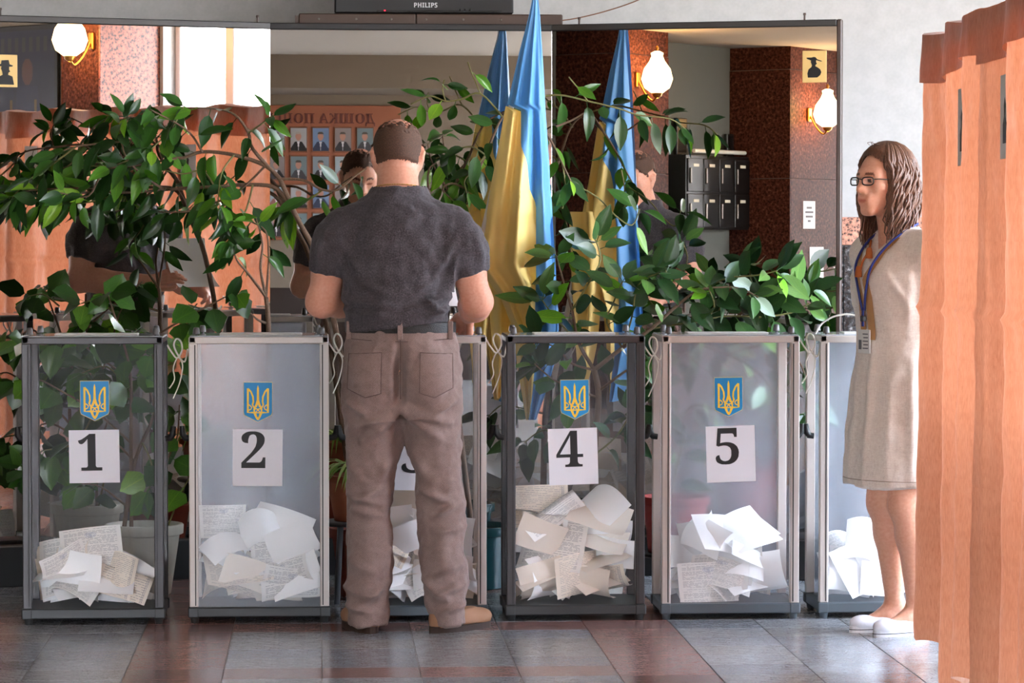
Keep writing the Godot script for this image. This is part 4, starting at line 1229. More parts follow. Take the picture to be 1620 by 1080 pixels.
	# upright rubber plant in the red trough
	make_plant("rubber_plant", "upright rubber plant in a red terracotta pot behind box marked 5", at(1068, 800, 11.38) * Vector3(1, 0, 1), {
		"seed": 105, "depth": 11.38, "spread": 0.12, "step": 0.045, "rosette": 5, "droop": 0.3, "leaf": [0.12, 0.17], "greens": rub_greens, "shapes": rub,
		"pot": {"r": 0.125, "h": 0.21, "y": 0.17, "m": mat("red_terracotta", Color(0.60, 0.19, 0.16), 0.6), "taper": 0.8},
		"branches": [
			B.call([[1045, 790], [1036, 720], [1035, 650], [1042, 590]], 0.008, {"trunk": true, "bare": true, "r1": 0.006}),
			B.call([[1042, 590], [1080, 560], [1110, 580], [1140, 600]], 0.005),
			B.call([[1042, 590], [1050, 550], [1090, 530], [1130, 540]], 0.005),
			B.call([[1035, 680], [1075, 660], [1100, 640], [1140, 650]], 0.004),
			B.call([[1090, 540], [1150, 560], [1200, 590], [1230, 630]], 0.005),
			B.call([[1150, 560], [1210, 545], [1255, 560], [1275, 600], [1276, 650]], 0.005, {"from": 0.3}),
			B.call([[1060, 790], [1075, 720], [1085, 690]], 0.004),
		]})
	var st := base("plant_stand", at(1068, 800, 11.38) * Vector3(1, 0, 1))
	tag(st, "low dark stand under the red terracotta pot", "plant stand")
	part("top", lathed([Vector2(0, 0.155), Vector2(0.13, 0.155), Vector2(0.135, 0.162), Vector2(0.13, 0.169), Vector2(0, 0.169)], 28), mat("stand_dark", Color.BLACK), st)
	for k in 3:
		var a := TAU * k / 3.0
		part("leg", tubed([Vector3(cos(a) * 0.09, 0.16, sin(a) * 0.09), Vector3(cos(a) * 0.12, 0.0, sin(a) * 0.12)], 0.008), mat("stand_dark", Color.BLACK), st)
	# hibiscus in a white ribbed pot behind box 1
	make_plant("potted_hibiscus", "hibiscus with toothed leaves in a white ribbed pot behind box marked 1", at(228, 800, 11.5) * Vector3(1, 0, 1), {
		"seed": 106, "depth": 11.46, "spread": 0.15, "step": 0.045, "rosette": 5, "whorl": 1, "droop": 0.8, "leaf": [0.11, 0.17], "greens": hib_greens, "shapes": hib,
		"pot": {"r": 0.14, "h": 0.265, "m": white_pot, "ribs": 0.012, "taper": 0.7},
		"branches": [
			B.call([[195, 845], [213, 730], [243, 655], [232, 600], [225, 560], [215, 520]], 0.009, {"from": 0.6}),
			B.call([[208, 842], [207, 700], [207, 600], [195, 540], [180, 495], [170, 462]], 0.008, {"from": 0.55}),
			B.call([[243, 655], [268, 600], [280, 560], [290, 510], [312, 480]], 0.005),
			B.call([[262, 842], [284, 785], [300, 755]], 0.004, {"from": 0.8}),
			B.call([[213, 730], [180, 700], [130, 690], [90, 735], [40, 740]], 0.005),
			B.call([[207, 700], [150, 650], [100, 620], [60, 600], [30, 605]], 0.005),
			B.call([[207, 600], [150, 560], [110, 530], [70, 545], [25, 532]], 0.005),
			B.call([[258, 842], [262, 740], [280, 692], [284, 640]], 0.006, {"from": 0.5}),
			B.call([[225, 560], [250, 530], [290, 505], [340, 478], [380, 458]], 0.005, {"from": 0.35}),
			B.call([[150, 650], [120, 700], [70, 712]], 0.004),
			B.call([[180, 495], [155, 475], [128, 480]], 0.004),
			B.call([[200, 800], [160, 770], [130, 765]], 0.005, {"from": 0.5}),
			B.call([[243, 655], [225, 640], [180, 620], [150, 600]], 0.004),
			B.call([[225, 700], [240, 735], [235, 780]], 0.004),
			B.call([[207, 620], [170, 580], [130, 590]], 0.004),
			B.call([[268, 600], [250, 585], [240, 560]], 0.004),
		]})
	# arching spider plant on a stand, mostly behind the man
	var so := base("spider_plant", at(566, 800, 11.25) * Vector3(1, 0, 1))
	tag(so, "spider plant in a terracotta pot peeping out beside box marked 2", "potted plant")
	make_pot(so, {"r": 0.12, "h": 0.17, "y": 0.301, "m": mat("clay_orange", Color(0.60, 0.33, 0.21), 0.7)})
	rng.seed = 31
	for k in 34:
		var a := rnd(0, TAU)
		var l := rnd(0.14, 0.24)
		var g := Geo.new()
		var hd := Vector3(cos(a), 0, sin(a))
		g.grid(2, 8, func(u, v):
			var w: float = 0.008 * sin(clampf(v * 0.9 + 0.1, 0, 1) * PI)
			return hd * (v * l) + Vector3(0, 0.46 + l * (1.3 * v - 1.5 * v * v), 0) + hd.rotated(Vector3.UP, PI / 2) * (u - 0.5) * 2.0 * w)
		part("leaf", g, mat("spider_leaf", Color(0.45, 0.58, 0.22), 0.45, {"backlight": Color(0.3, 0.42, 0.1)}) if k % 3 else mat("spider_leaf_pale", Color(0.62, 0.70, 0.38), 0.45), so)
	var ps := base("plant_stand", at(566, 800, 11.25) * Vector3(1, 0, 1))
	tag(ps, "grey tubular stand under the spider plant pot", "plant stand")
	part("top", lathed([Vector2(0, 0.285), Vector2(0.13, 0.285), Vector2(0.135, 0.292), Vector2(0.13, 0.3), Vector2(0, 0.3)], 28), mat("stand_grey", Color(0.35, 0.36, 0.37), 0.4, {"metal": 0.5}), ps)
	for k in 4:
		var a := TAU * (k + 0.5) / 4.0
		part("leg", tubed([Vector3(cos(a) * 0.09, 0.29, sin(a) * 0.09), Vector3(cos(a) * 0.11, 0.0, sin(a) * 0.11)], 0.011), mat("stand_grey", Color.BLACK), ps)

# ---------------------------------------------------------------- bodies from smooth distance fields
class Field:
	var cones := []      # [a, b, ra, rb, k]
	var blobs := []      # [inverse transform with radii, smallest radius, k]
	var stacks := []     # [rows of (y, cx, cz, rx, rz), k]
	var cuts := []       # [point, normal]: keeps the side the normal points away from
	var grow := 0.0
	func cone(a: Vector3, b: Vector3, ra: float, rb: float, k := 0.015):
		cones.append([a, b - a, ra, rb, k, 1.0 / maxf((b - a).length_squared(), 1e-8)])
	func chain(pts: Array, radii: Array, k := 0.015):
		for i in pts.size() - 1: cone(pts[i], pts[i + 1], radii[i], radii[i + 1], k)
	func blob(c: Vector3, r: Vector3, turn := Basis.IDENTITY, k := 0.02):
		blobs.append([turn.transposed(), c, r, minf(r.x, minf(r.y, r.z)), k])
	func stack(rows: Array, k := 0.03):
		stacks.append([rows, k])
	func dist(p: Vector3) -> float:
		var d := 10.0
		for s in stacks:
			var rows: Array = s[0]
			var n := rows.size()
			var i := 0
			while i < n - 2 and p.y > rows[i + 1][0]: i += 1
			var a: Array = rows[i]
			var b: Array = rows[i + 1]
			var t := clampf((p.y - a[0]) / (b[0] - a[0]), 0.0, 1.0)
			t = t * t * (3.0 - 2.0 * t) * 0.5 + t * 0.5
			var rx := lerpf(a[3], b[3], t)
			var rz := lerpf(a[4], b[4], t)
			var x := (p.x - lerpf(a[1], b[1], t)) / rx
			var z := (p.z - lerpf(a[2], b[2], t)) / rz
			var l := sqrt(x * x + z * z)
			var e := (l - 1.0) * minf(rx, rz) if l < 1.0 else (l - 1.0) * (rx * x * x + rz * z * z) / maxf(l * l, 1e-9)
			var over := maxf(p.y - rows[n - 1][0], rows[0][0] - p.y)
			if over > 0.0: e = sqrt(maxf(e, 0.0) * maxf(e, 0.0) + over * over) if e > 0.0 else over
			d = sm(d, e, s[1])
		for c in cones:
			var q: Vector3 = p - c[0]
			var t := clampf(q.dot(c[1]) * c[5], 0.0, 1.0)
			d = sm(d, (q - c[1] * t).length() - lerpf(c[2], c[3], t), c[4])
		for b in blobs:
			var q: Vector3 = b[0] * (p - b[1])
			var r: Vector3 = b[2]
			var k0 := (q / r).length()
			var k1 := (q / (r * r)).length()
			d = sm(d, k0 * (k0 - 1.0) / maxf(k1, 1e-6), b[4])
		d -= grow
		for c in cuts:
			d = maxf(d, (p - c[0]).dot(c[1]))
		return d
	func sm(a: float, b: float, k: float) -> float:
		if absf(a - b) >= k: return minf(a, b)
		var h := (k - absf(a - b)) / k
		return minf(a, b) - h * h * k * 0.25

func net(g: Geo, f: Callable, lo: Vector3, hi: Vector3, cell: float, tint = null):
	# surface nets: one vertex per crossed cell, one quad per crossed edge; far blocks are skipped
	var nx := int(ceil((hi.x - lo.x) / cell)) + 1
	var ny := int(ceil((hi.y - lo.y) / cell)) + 1
	var nz := int(ceil((hi.z - lo.z) / cell)) + 1
	var val := PackedFloat32Array()
	val.resize(nx * ny * nz)
	val.fill(9.0)
	var B := 4
	var reach := cell * B * 0.95
	var blocks := []
	for bk in range(0, nz, B):
		for bj in range(0, ny, B):
			for bi in range(0, nx, B):
				var c := lo + Vector3(bi + B * 0.5, bj + B * 0.5, bk + B * 0.5) * cell
				if absf(f.call(c)) < reach * 1.25: blocks.append(Vector3i(bi, bj, bk))
	for b in blocks:
		for k in range(b.z, mini(b.z + B + 1, nz)):
			for j in range(b.y, mini(b.y + B + 1, ny)):
				for i in range(b.x, mini(b.x + B + 1, nx)):
					var id: int = (k * ny + j) * nx + i
					if val[id] > 8.0: val[id] = f.call(lo + Vector3(i, j, k) * cell)
	var at_cell := {}
	var order := []
	for b in blocks:
		for k in range(b.z, mini(b.z + B, nz - 1)):
			for j in range(b.y, mini(b.y + B, ny - 1)):
				for i in range(b.x, mini(b.x + B, nx - 1)):
					var id: int = (k * ny + j) * nx + i
					var s := 0
					var v8 := [val[id], val[id + 1], val[id + nx], val[id + nx + 1], val[id + nx * ny], val[id + nx * ny + 1], val[id + nx * ny + nx], val[id + nx * ny + nx + 1]]
					for q in 8:
						if v8[q] < 0.0: s += 1
					if s == 0 or s == 8: continue
					var sum := Vector3.ZERO
					var m := 0
					for e in [[0, 1], [2, 3], [4, 5], [6, 7], [0, 2], [1, 3], [4, 6], [5, 7], [0, 4], [1, 5], [2, 6], [3, 7]]:
						var va: float = v8[e[0]]
						var vb: float = v8[e[1]]
						if (va < 0.0) == (vb < 0.0): continue
						var t := va / (va - vb)
						var pa := Vector3(e[0] & 1, (e[0] >> 1) & 1, e[0] >> 2)
						var pb := Vector3(e[1] & 1, (e[1] >> 1) & 1, e[1] >> 2)
						sum += pa.lerp(pb, t)
						m += 1
					var p := lo + (Vector3(i, j, k) + sum / m) * cell
					if tint != null: g.tint = tint.call(p)
					at_cell[id] = g.put(p, Vector2(p.x, p.y))
					order.append(Vector3i(i, j, k))
	g.tint = Color.WHITE
	var step := [1, nx, nx * ny]
	for o in order:
		var id: int = (o.z * ny + o.y) * nx + o.x
		for ax in 3:
			var a1 := (ax + 1) % 3
			var a2 := (ax + 2) % 3
			if o[a1] == 0 or o[a2] == 0: continue
			var inside := val[id] < 0.0
			if inside == (val[id + step[ax]] < 0.0): continue
			var c1: int = at_cell.get(id, -1)
			var c2: int = at_cell.get(id - step[a1], -1)
			var c3: int = at_cell.get(id - step[a1] - step[a2], -1)
			var c4: int = at_cell.get(id - step[a2], -1)
			if c1 < 0 or c2 < 0 or c3 < 0 or c4 < 0: continue
			if inside: g.quad(c1, c4, c3, c2)
			else: g.quad(c1, c2, c3, c4)

func crease(g: Geo, lines: Array, push := 1.0, rough: FastNoiseLite = null, amount := 0.0, flat := false, calm := []):
	# folds in cloth: each line is [from, to, height, half width]; vertices move along their normals
	var nn: PackedVector3Array = g.mesh().surface_get_arrays(0)[Mesh.ARRAY_NORMAL]
	for i in g.v.size():
		var p := g.v[i]
		var h := 0.0
		for l in lines:
			var a: Vector3 = l[0]
			var ab: Vector3 = l[1] - a
			var t := clampf((p - a).dot(ab) / ab.length_squared(), 0.0, 1.0)
			var off := p - a - ab * t
			if flat:
				# lines drawn on the back or the front: depth does not count
				if (p.z > 0.0) != (a.z > 0.0): continue
				var ab2 := Vector2(ab.x, ab.y)
				t = clampf(Vector2(p.x - a.x, p.y - a.y).dot(ab2) / ab2.length_squared(), 0.0, 1.0)
				off = Vector3(p.x - a.x - ab.x * t, p.y - a.y - ab.y * t, 0)
			var d := off.length()
			if d < l[3] * 2.5:
				var e: float = d / l[3]
				h += l[2] * exp(-e * e) * (0.35 + 0.65 * sin(clampf(t, 0.02, 0.98) * PI))
		if rough: h += amount * rough.get_noise_3dv(p)
		if calm.size() > 0: h *= clampf(absf(p.y - calm[0]) / calm[1], 0.1, 1.0)
		g.v[i] = p + nn[i] * h * push

func hand(f: Field, w: Vector3, along: Vector3, palm: Vector3, thumb_side: float, curl: Array, spread := 1.0, size := 1.0):
	var n := (palm - along * palm.dot(along)).normalized()
	var s := along.cross(n) * thumb_side
	var lens := [0.072, 0.082, 0.076, 0.060]
	for i in 4:
		var off := (0.030 - 0.020 * i) * size
		var k0: Vector3 = w + along * 0.015 * size + s * off * 0.5
		var k1: Vector3 = w + (along * (0.088 - 0.006 * absf(i - 1.0)) + n * -0.002) * size + s * off * spread
		f.cone(k0, k1, 0.0145 * size, 0.0112 * size, 0.012)
		var d := along
		var p := k1
		var r := 0.0096 * size
		for q in 3:
			d = (d.rotated(along.cross(n).normalized(), curl[i] * [0.75, 1.0, 0.7][q])).normalized()
			var e: Vector3 = p + d * lens[i] * [0.46, 0.30, 0.24][q] * size
			f.cone(p, e, r, r * 0.92, 0.004)
			p = e
			r *= 0.92
	var t0: Vector3 = w + (along * 0.022 + n * 0.004) * size + s * 0.020 * size
	var t1: Vector3 = t0 + (along * 0.030 + n * 0.014) * size + s * 0.024 * size
	var t2: Vector3 = t1 + (along * 0.030 + n * 0.010) * size + s * 0.004 * size
	var t3: Vector3 = t2 + (along * 0.024 + n * 0.006) * size - s * 0.006 * size
	f.chain([t0, t1, t2, t3], [0.015 * size, 0.0125 * size, 0.0105 * size, 0.009 * size], 0.008)

func head_field(f: Field, t: Transform3D, size: float, woman: bool):
	# face towards -z of t, up +y
	var b := t.basis
	var P := func(x: float, y: float, z: float): return t * (Vector3(x, y, z) * size)
	var w := 0.92 if woman else 1.0
	f.blob(P.call(0, 0.030, 0.012), Vector3(0.076 * w, 0.094, 0.096) * size, b, 0.02)
	f.blob(P.call(0, -0.008, -0.048), Vector3(0.064 * w, 0.085, 0.050) * size, b, 0.03)
	f.blob(P.call(0, -0.058, -0.038), Vector3((0.054 if not woman else 0.046), 0.056, 0.058) * size, b, 0.03)
	f.cone(P.call(-0.014 * w, -0.104, -0.078), P.call(0.014 * w, -0.104, -0.078), 0.016 * size, 0.016 * size, 0.025)
	f.cone(P.call(0, 0.012, -0.097), P.call(0, -0.030, -0.119), 0.007 * size, 0.0115 * size, 0.014)
	for s in [-1.0, 1.0]:
		f.cone(P.call(s * 0.012, 0.020, -0.094), P.call(s * 0.045 * w, 0.020, -0.078), (0.010 if not woman else 0.008) * size, 0.009 * size, 0.014)
		f.blob(P.call(s * 0.011, -0.034, -0.104), Vector3(0.009, 0.008, 0.011) * size, b, 0.008)
		f.blob(P.call(s * 0.031 * w, 0.001, -0.083), Vector3(0.0145, 0.0105, 0.0125) * size, b, 0.004)
		f.cone(P.call(s * 0.048 * w, -0.022, -0.062), P.call(s * 0.058 * w, -0.016, -0.03), 0.017 * size, 0.014 * size, 0.025)
		# ear: rim and lobe
		f.chain([P.call(s * 0.073 * w, -0.034, 0.004), P.call(s * 0.083 * w, -0.018, 0.018), P.call(s * 0.088 * w, 0.006, 0.024), P.call(s * 0.083 * w, 0.022, 0.012), P.call(s * 0.075 * w, 0.014, 0.0)], [0.008 * size, 0.0065 * size, 0.006 * size, 0.006 * size, 0.006 * size], 0.004)
		f.blob(P.call(s * 0.077 * w, -0.004, 0.010), Vector3(0.006, 0.022, 0.014) * size, b, 0.006)
	f.cone(P.call(-0.019 * w, -0.062, -0.094), P.call(0.019 * w, -0.062, -0.094), 0.007 * size, 0.007 * size, 0.007)
	f.cone(P.call(-0.016 * w, -0.074, -0.093), P.call(0.016 * w, -0.074, -0.093), 0.0075 * size, 0.0075 * size, 0.007)

func face_tint(t: Transform3D, size: float, woman: bool) -> Callable:
	var inv := t.affine_inverse()
	return func(p: Vector3):
		var q: Vector3 = (inv * p) / size
		if q.z > -0.05: return Color.WHITE
		var w := 0.92 if woman else 1.0
		if absf(q.x) < 0.021 * w and absf(q.y + 0.068) < 0.0085 * (1.0 - 0.6 * absf(q.x) / 0.021) and q.z < -0.09: return Color(0.72, 0.46, 0.46) if absf(q.y + 0.068) < 0.0015 else Color(0.84, 0.62, 0.61)
		var ex := (absf(q.x) - 0.031 * w) / 0.015
		var ey := (q.y - 0.001) / 0.006
		if absf(ex) < 1.1 and absf((q.y - (0.026 - 0.004 * ex * ex)) / 0.0045) < 1.0 and q.z < -0.06: return Color(0.20, 0.14, 0.12)
		if ex * ex + ey * ey < 1.0 and q.z < -0.07:
			if not woman: return Color(0.50, 0.34, 0.30)
			return Color(0.05, 0.04, 0.035) if absf(ex) < 0.42 else Color(0.85, 0.95, 1.0)
		if not woman and q.y < -0.045 and q.z < -0.05: return Color(0.93, 0.92, 0.92)
		return Color.WHITE

func skin_of(called: String, c: Color) -> Material:
	var m := mat(called, c, 0.45, {"tex": tex["skin"], "scale": 5.0, "sss": 0.06, "spec": 0.4})
	m.vertex_color_use_as_albedo = true
	return m

func patch(f: Callable, cols: int, rows: int, spot: Callable, from: Vector3, lift: float) -> Geo:
	# a piece of cloth laid on a body: spot(u, v) gives points that slide along "from" until they meet the surface
	var g := Geo.new()
	g.grid(cols, rows, func(u, v):
		var p: Vector3 = spot.call(u, v)
		for k in 40:
			var d: float = f.call(p)
			if d < lift: break
			p -= from * maxf((d - lift) * 0.8, 0.0006)
		return p)
	return g

func make_man():
	var o := base("person", turned(Vector3(-0.389, 0, -10.40)), deg_to_rad(-YAW))
	tag(o, "man seen from behind in grey t-shirt and taupe trousers, holding a ballot over box 3", "person")
	# ---- skin
	var skin := skin_of("man_skin", Color(1.0, 0.93, 0.90))
	var ht := Transform3D(Basis(Vector3.RIGHT, deg_to_rad(-20)), Vector3(-0.003, 1.622, -0.075))
	var hf := Field.new()
	head_field(hf, ht, 1.02, false)
	hf.cone(Vector3(0, 1.44, -0.005), Vector3(-0.003, 1.565, -0.055), 0.080, 0.068, 0.04)
	hf.cone(Vector3(-0.14, 1.41, -0.01), Vector3(0.14, 1.41, -0.01), 0.035, 0.035, 0.06)
	var g := Geo.new()
	g.coloured = true
	net(g, hf.dist, Vector3(-0.13, 1.40, -0.26), Vector3(0.13, 1.75, 0.10), 0.0042, face_tint(ht, 1.02, false))
	var head_tris := g.ix.size()
	var head_pts := g.v.size()
	# arms and hands
	var sl := Vector3(-0.195, 1.392, -0.01); var el := Vector3(-0.262, 1.125, -0.02); var wl := Vector3(-0.075, 1.125, -0.30)
	var sr := Vector3(0.195, 1.392, -0.01); var er := Vector3(0.270, 1.125, -0.03); var wr := Vector3(0.235, 1.075, -0.29)
	var af := Field.new()
	af.chain([sl.lerp(el, 0.12), sl.lerp(el, 0.6), el, el.lerp(wl, 0.3), wl], [0.046, 0.055, 0.050, 0.052, 0.031], 0.03)
	var hl := (Vector3(0.04, 0.02, -0.06)).normalized()
	hand(af, wl, hl, Vector3(0.75, -0.15, -0.35), 1.0, [0.35, 0.4, 0.45, 0.5])
	var ar := Field.new()
	ar.chain([sr.lerp(er, 0.12), sr.lerp(er, 0.6), er, er.lerp(wr, 0.3), wr], [0.046, 0.055, 0.050, 0.052, 0.031], 0.03)
	hand(ar, wr, Vector3(-0.25, -0.35, -0.75).normalized(), Vector3(-0.6, -0.6, 0.2), -1.0, [0.35, 0.42, 0.5, 0.55])
	net(g, af.dist, Vector3(-0.34, 1.02, -0.24), Vector3(-0.12, 1.48, 0.10), 0.008)
	net(g, af.dist, Vector3(-0.20, 1.02, -0.50), Vector3(0.10, 1.22, -0.236), 0.004)
	net(g, ar.dist, Vector3(0.12, 1.00, -0.24), Vector3(0.35, 1.48, 0.10), 0.008)
	net(g, ar.dist, Vector3(0.08, 0.93, -0.50), Vector3(0.34, 1.18, -0.236), 0.004)
	# trunk and legs inside the clothes
	var tf := Field.new()
	tf.stack([[0.80, 0.0, -0.01, 0.15, 0.10], [1.05, 0.0, -0.02, 0.15, 0.12], [1.25, 0.0, -0.02, 0.16, 0.11], [1.43, 0.0, -0.01, 0.16, 0.08]])
	tf.chain([Vector3(-0.08, 0.84, -0.01), Vector3(-0.095, 0.45, -0.01), Vector3(-0.10, 0.06, 0.0)], [0.075, 0.05, 0.038])
	tf.chain([Vector3(0.09, 0.84, -0.01), Vector3(0.14, 0.45, -0.01), Vector3(0.165, 0.06, 0.0)], [0.075, 0.05, 0.038])
	net(g, tf.dist, Vector3(-0.2, 0.02, -0.16), Vector3(0.24, 1.46, 0.12), 0.02)
	part("body", g, skin, o)
	# ---- hair: a short shell over the back and sides, thin on the crown
	var hn := noise(60.0, 8, 2)
	var inv := ht.affine_inverse()
	var hh := Geo.new()
	var hm: PackedVector3Array = g.mesh().surface_get_arrays(0)[Mesh.ARRAY_NORMAL]
	var lift := PackedFloat32Array()
	lift.resize(head_pts)
	for i in head_pts:
		var q: Vector3 = inv * g.v[i]
		var m := 1.0
		var low := -0.042 if q.z > 0.02 else lerpf(0.055, -0.03, clampf((q.z + 0.075) / 0.09, 0, 1))
		m = minf(m, (q.y - low) / 0.012)
		if absf(q.x) > 0.068 and q.z < 0.035 and q.z > -0.02 and q.y < 0.03: m = -1.0
		m = minf(m, (q.z + 0.088 - 0.03 * absf(q.x) / 0.07) / 0.012)
		m = minf(m, (q.distance_to(Vector3(0, 0.118, 0.045)) - 0.046) / 0.035 + hn.get_noise_3dv(q) * 1.3)
		lift[i] = m + hn.get_noise_3dv(q * 2.0) * 0.5
		hh.put(g.v[i] + hm[i] * (0.0016 + 0.006 * clampf(m, 0, 1)), Vector2(q.x * 8.0, q.y * 8.0))
	for k in range(0, head_tris, 3):
		if lift[g.ix[k]] > 0.0 and lift[g.ix[k + 1]] > 0.0 and lift[g.ix[k + 2]] > 0.0:
			hh.tri(g.ix[k], g.ix[k + 1], g.ix[k + 2])
	part("hair", hh, mat("man_hair", Color(1.5, 1.35, 1.25), 0.7, {"tex": tex["hair_dark"], "scale": 9.0, "bump": tex["weave_bump"], "relief": 0.25}), o)
	# ---- t-shirt
	var sf := Field.new()
	sf.stack([[1.00, 0.006, -0.012, 0.187, 0.150], [1.09, 0.004, -0.012, 0.188, 0.152], [1.20, 0.0, -0.01, 0.194, 0.142], [1.30, 0.0, -0.006, 0.206, 0.132], [1.38, 0.0, -0.008, 0.196, 0.116], [1.44, 0.0, -0.014, 0.140, 0.096], [1.48, 0.0, -0.024, 0.096, 0.086], [1.503, 0.0, -0.030, 0.086, 0.082]], 0.05)
	for a in [[sl, el], [sr, er]]:
		var s: float = signf(a[0].x)
		sf.chain([Vector3(s * 0.05, 1.440, -0.014), a[0] + Vector3(-s * 0.012, -0.022, 0), a[0].lerp(a[1], 0.30), a[0].lerp(a[1], 0.80)], [0.062, 0.070, 0.074, 0.071], 0.045)
	sf.cone(Vector3(0, 1.41, -0.008), Vector3(0, 1.480, -0.026), 0.100, 0.088, 0.05)
	var cl := sl.lerp(el, 0.66); var cr := sr.lerp(er, 0.66)
	var dl := (el - sl).normalized(); var dr := (er - sr).normalized()
	var shirt := func(p: Vector3):
		var d := sf.dist(p)
		d = maxf(d, 1.032 + 0.008 * sin(p.x * 16.0 + 1.0) + 0.03 * clampf((p.x - 0.02) / 0.15, 0.0, 1.0) - p.y)
		if p.x < -0.19 or (p.x < -0.17 and p.y < 1.2): d = maxf(d, (p - cl).dot(dl)) if (p - sl).dot(dl) > 0.1 and p.x < -0.19 else d
		if p.x > 0.19: d = maxf(d, (p - cr).dot(dr)) if (p - sr).dot(dr) > 0.1 else d
		return d
	var sg := Geo.new()
	net(sg, shirt, Vector3(-0.37, 1.02, -0.20), Vector3(0.37, 1.52, 0.20), 0.0085)
	var Z := 0.15
	crease(sg, [
		[Vector3(-0.19, 1.33, 0.10), Vector3(-0.12, 1.22, Z), 0.010, 0.016], [Vector3(-0.20, 1.29, 0.08), Vector3(-0.15, 1.16, 0.12), 0.009, 0.014],
		[Vector3(0.20, 1.34, 0.10), Vector3(0.13, 1.23, Z), 0.010, 0.016], [Vector3(0.20, 1.28, 0.08), Vector3(0.16, 1.15, 0.12), 0.010, 0.014],
		[Vector3(-0.19, 1.14, 0.08), Vector3(0.0, 1.105, Z), 0.010, 0.014], [Vector3(0.19, 1.15, 0.08), Vector3(0.04, 1.10, Z), 0.011, 0.014],
		[Vector3(-0.18, 1.10, 0.09), Vector3(-0.02, 1.075, Z), 0.009, 0.011], [Vector3(0.19, 1.11, 0.08), Vector3(0.07, 1.072, Z), 0.011, 0.011],
		[Vector3(0.10, 1.13, Z), Vector3(0.15, 1.08, 0.13), 0.010, 0.010], [Vector3(-0.12, 1.19, Z), Vector3(-0.02, 1.15, Z), 0.007, 0.013],
		[Vector3(0.13, 1.20, Z), Vector3(0.05, 1.15, Z), 0.007, 0.013], [Vector3(-0.25, 1.36, 0.06), Vector3(-0.27, 1.25, 0.06), 0.006, 0.012], [Vector3(0.26, 1.36, 0.06), Vector3(0.29, 1.25, 0.05), 0.006, 0.012],
		[Vector3(-0.18, 1.15, -0.10), Vector3(0.0, 1.10, -Z), 0.010, 0.014], [Vector3(0.18, 1.15, -0.10), Vector3(0.02, 1.13, -Z), 0.010, 0.014], [Vector3(0.12, 1.32, -0.12), Vector3(0.05, 1.18, -Z), 0.007, 0.014], [Vector3(-0.12, 1.32, -0.12), Vector3(-0.06, 1.20, -Z), 0.007, 0.014],
	], 2.0, noise(9.0, 3, 3), 0.007, true, [1.045, 0.04])
	var tee := mat("grey_heather", Color(1.0, 0.98, 1.0), 0.85, {"tex": tex["heather"], "scale": 1.7, "bump": tex["weave_bump"], "relief": 0.08, "sheen": 0.2})
	var ts := part("t_shirt", sg, tee, o)
	var collar := []
	for k in 33:
		var a := TAU * k / 32.0
		collar.append(Vector3(cos(a) * 0.085, 1.497 + 0.012 * sin(a), -0.030 + sin(a) * 0.080))
	part("collar", tubed(collar, 0.006, 8), tee, ts)
	# ---- trousers
	var pf := Field.new()
	pf.stack([[0.76, 0.014, -0.005, 0.190, 0.120], [0.86, 0.014, 0.0, 0.200, 0.140], [0.947, 0.013, -0.002, 0.195, 0.140], [1.022, 0.0086, -0.01, 0.186, 0.138], [1.05, 0.0086, -0.012, 0.184, 0.136]], 0.03)
	pf.stack([[0.020, -0.106, 0.010, 0.068, 0.082], [0.1045, -0.099, 0.008, 0.070, 0.080], [0.2125, -0.098, 0.004, 0.0755, 0.082], [0.3205, -0.097, 0.0, 0.0755, 0.082], [0.428, -0.098, -0.004, 0.0765, 0.082], [0.5366, -0.091, -0.008, 0.084, 0.090], [0.6445, -0.082, -0.006, 0.095, 0.104], [0.774, -0.084, 0.0, 0.102, 0.122], [0.85, -0.080, 0.0, 0.10, 0.125]], 0.03)
	pf.stack([[0.024, 0.176, 0.010, 0.058, 0.078], [0.1045, 0.163, 0.008, 0.071, 0.080], [0.2125, 0.155, 0.004, 0.081, 0.082], [0.3205, 0.15, 0.0, 0.080, 0.082], [0.428, 0.145, -0.004, 0.081, 0.082], [0.5366, 0.136, -0.008, 0.081, 0.090], [0.6445, 0.122, -0.006, 0.091, 0.104], [0.774, 0.113, 0.0, 0.102, 0.122], [0.85, 0.108, 0.0, 0.10, 0.125]], 0.03)
	pf.blob(Vector3(-0.078, 0.865, 0.060), Vector3(0.088, 0.115, 0.095), Basis.IDENTITY, 0.04)
	pf.blob(Vector3(0.106, 0.865, 0.060), Vector3(0.088, 0.115, 0.095), Basis.IDENTITY, 0.04)
	var trousers := func(p: Vector3):
		var d := pf.dist(p)
		return maxf(d, p.y - 1.052)
	var tg := Geo.new()
	net(tg, trousers, Vector3(-0.22, 0.005, -0.19), Vector3(0.27, 1.08, 0.21), 0.0075)
	var R := 0.11
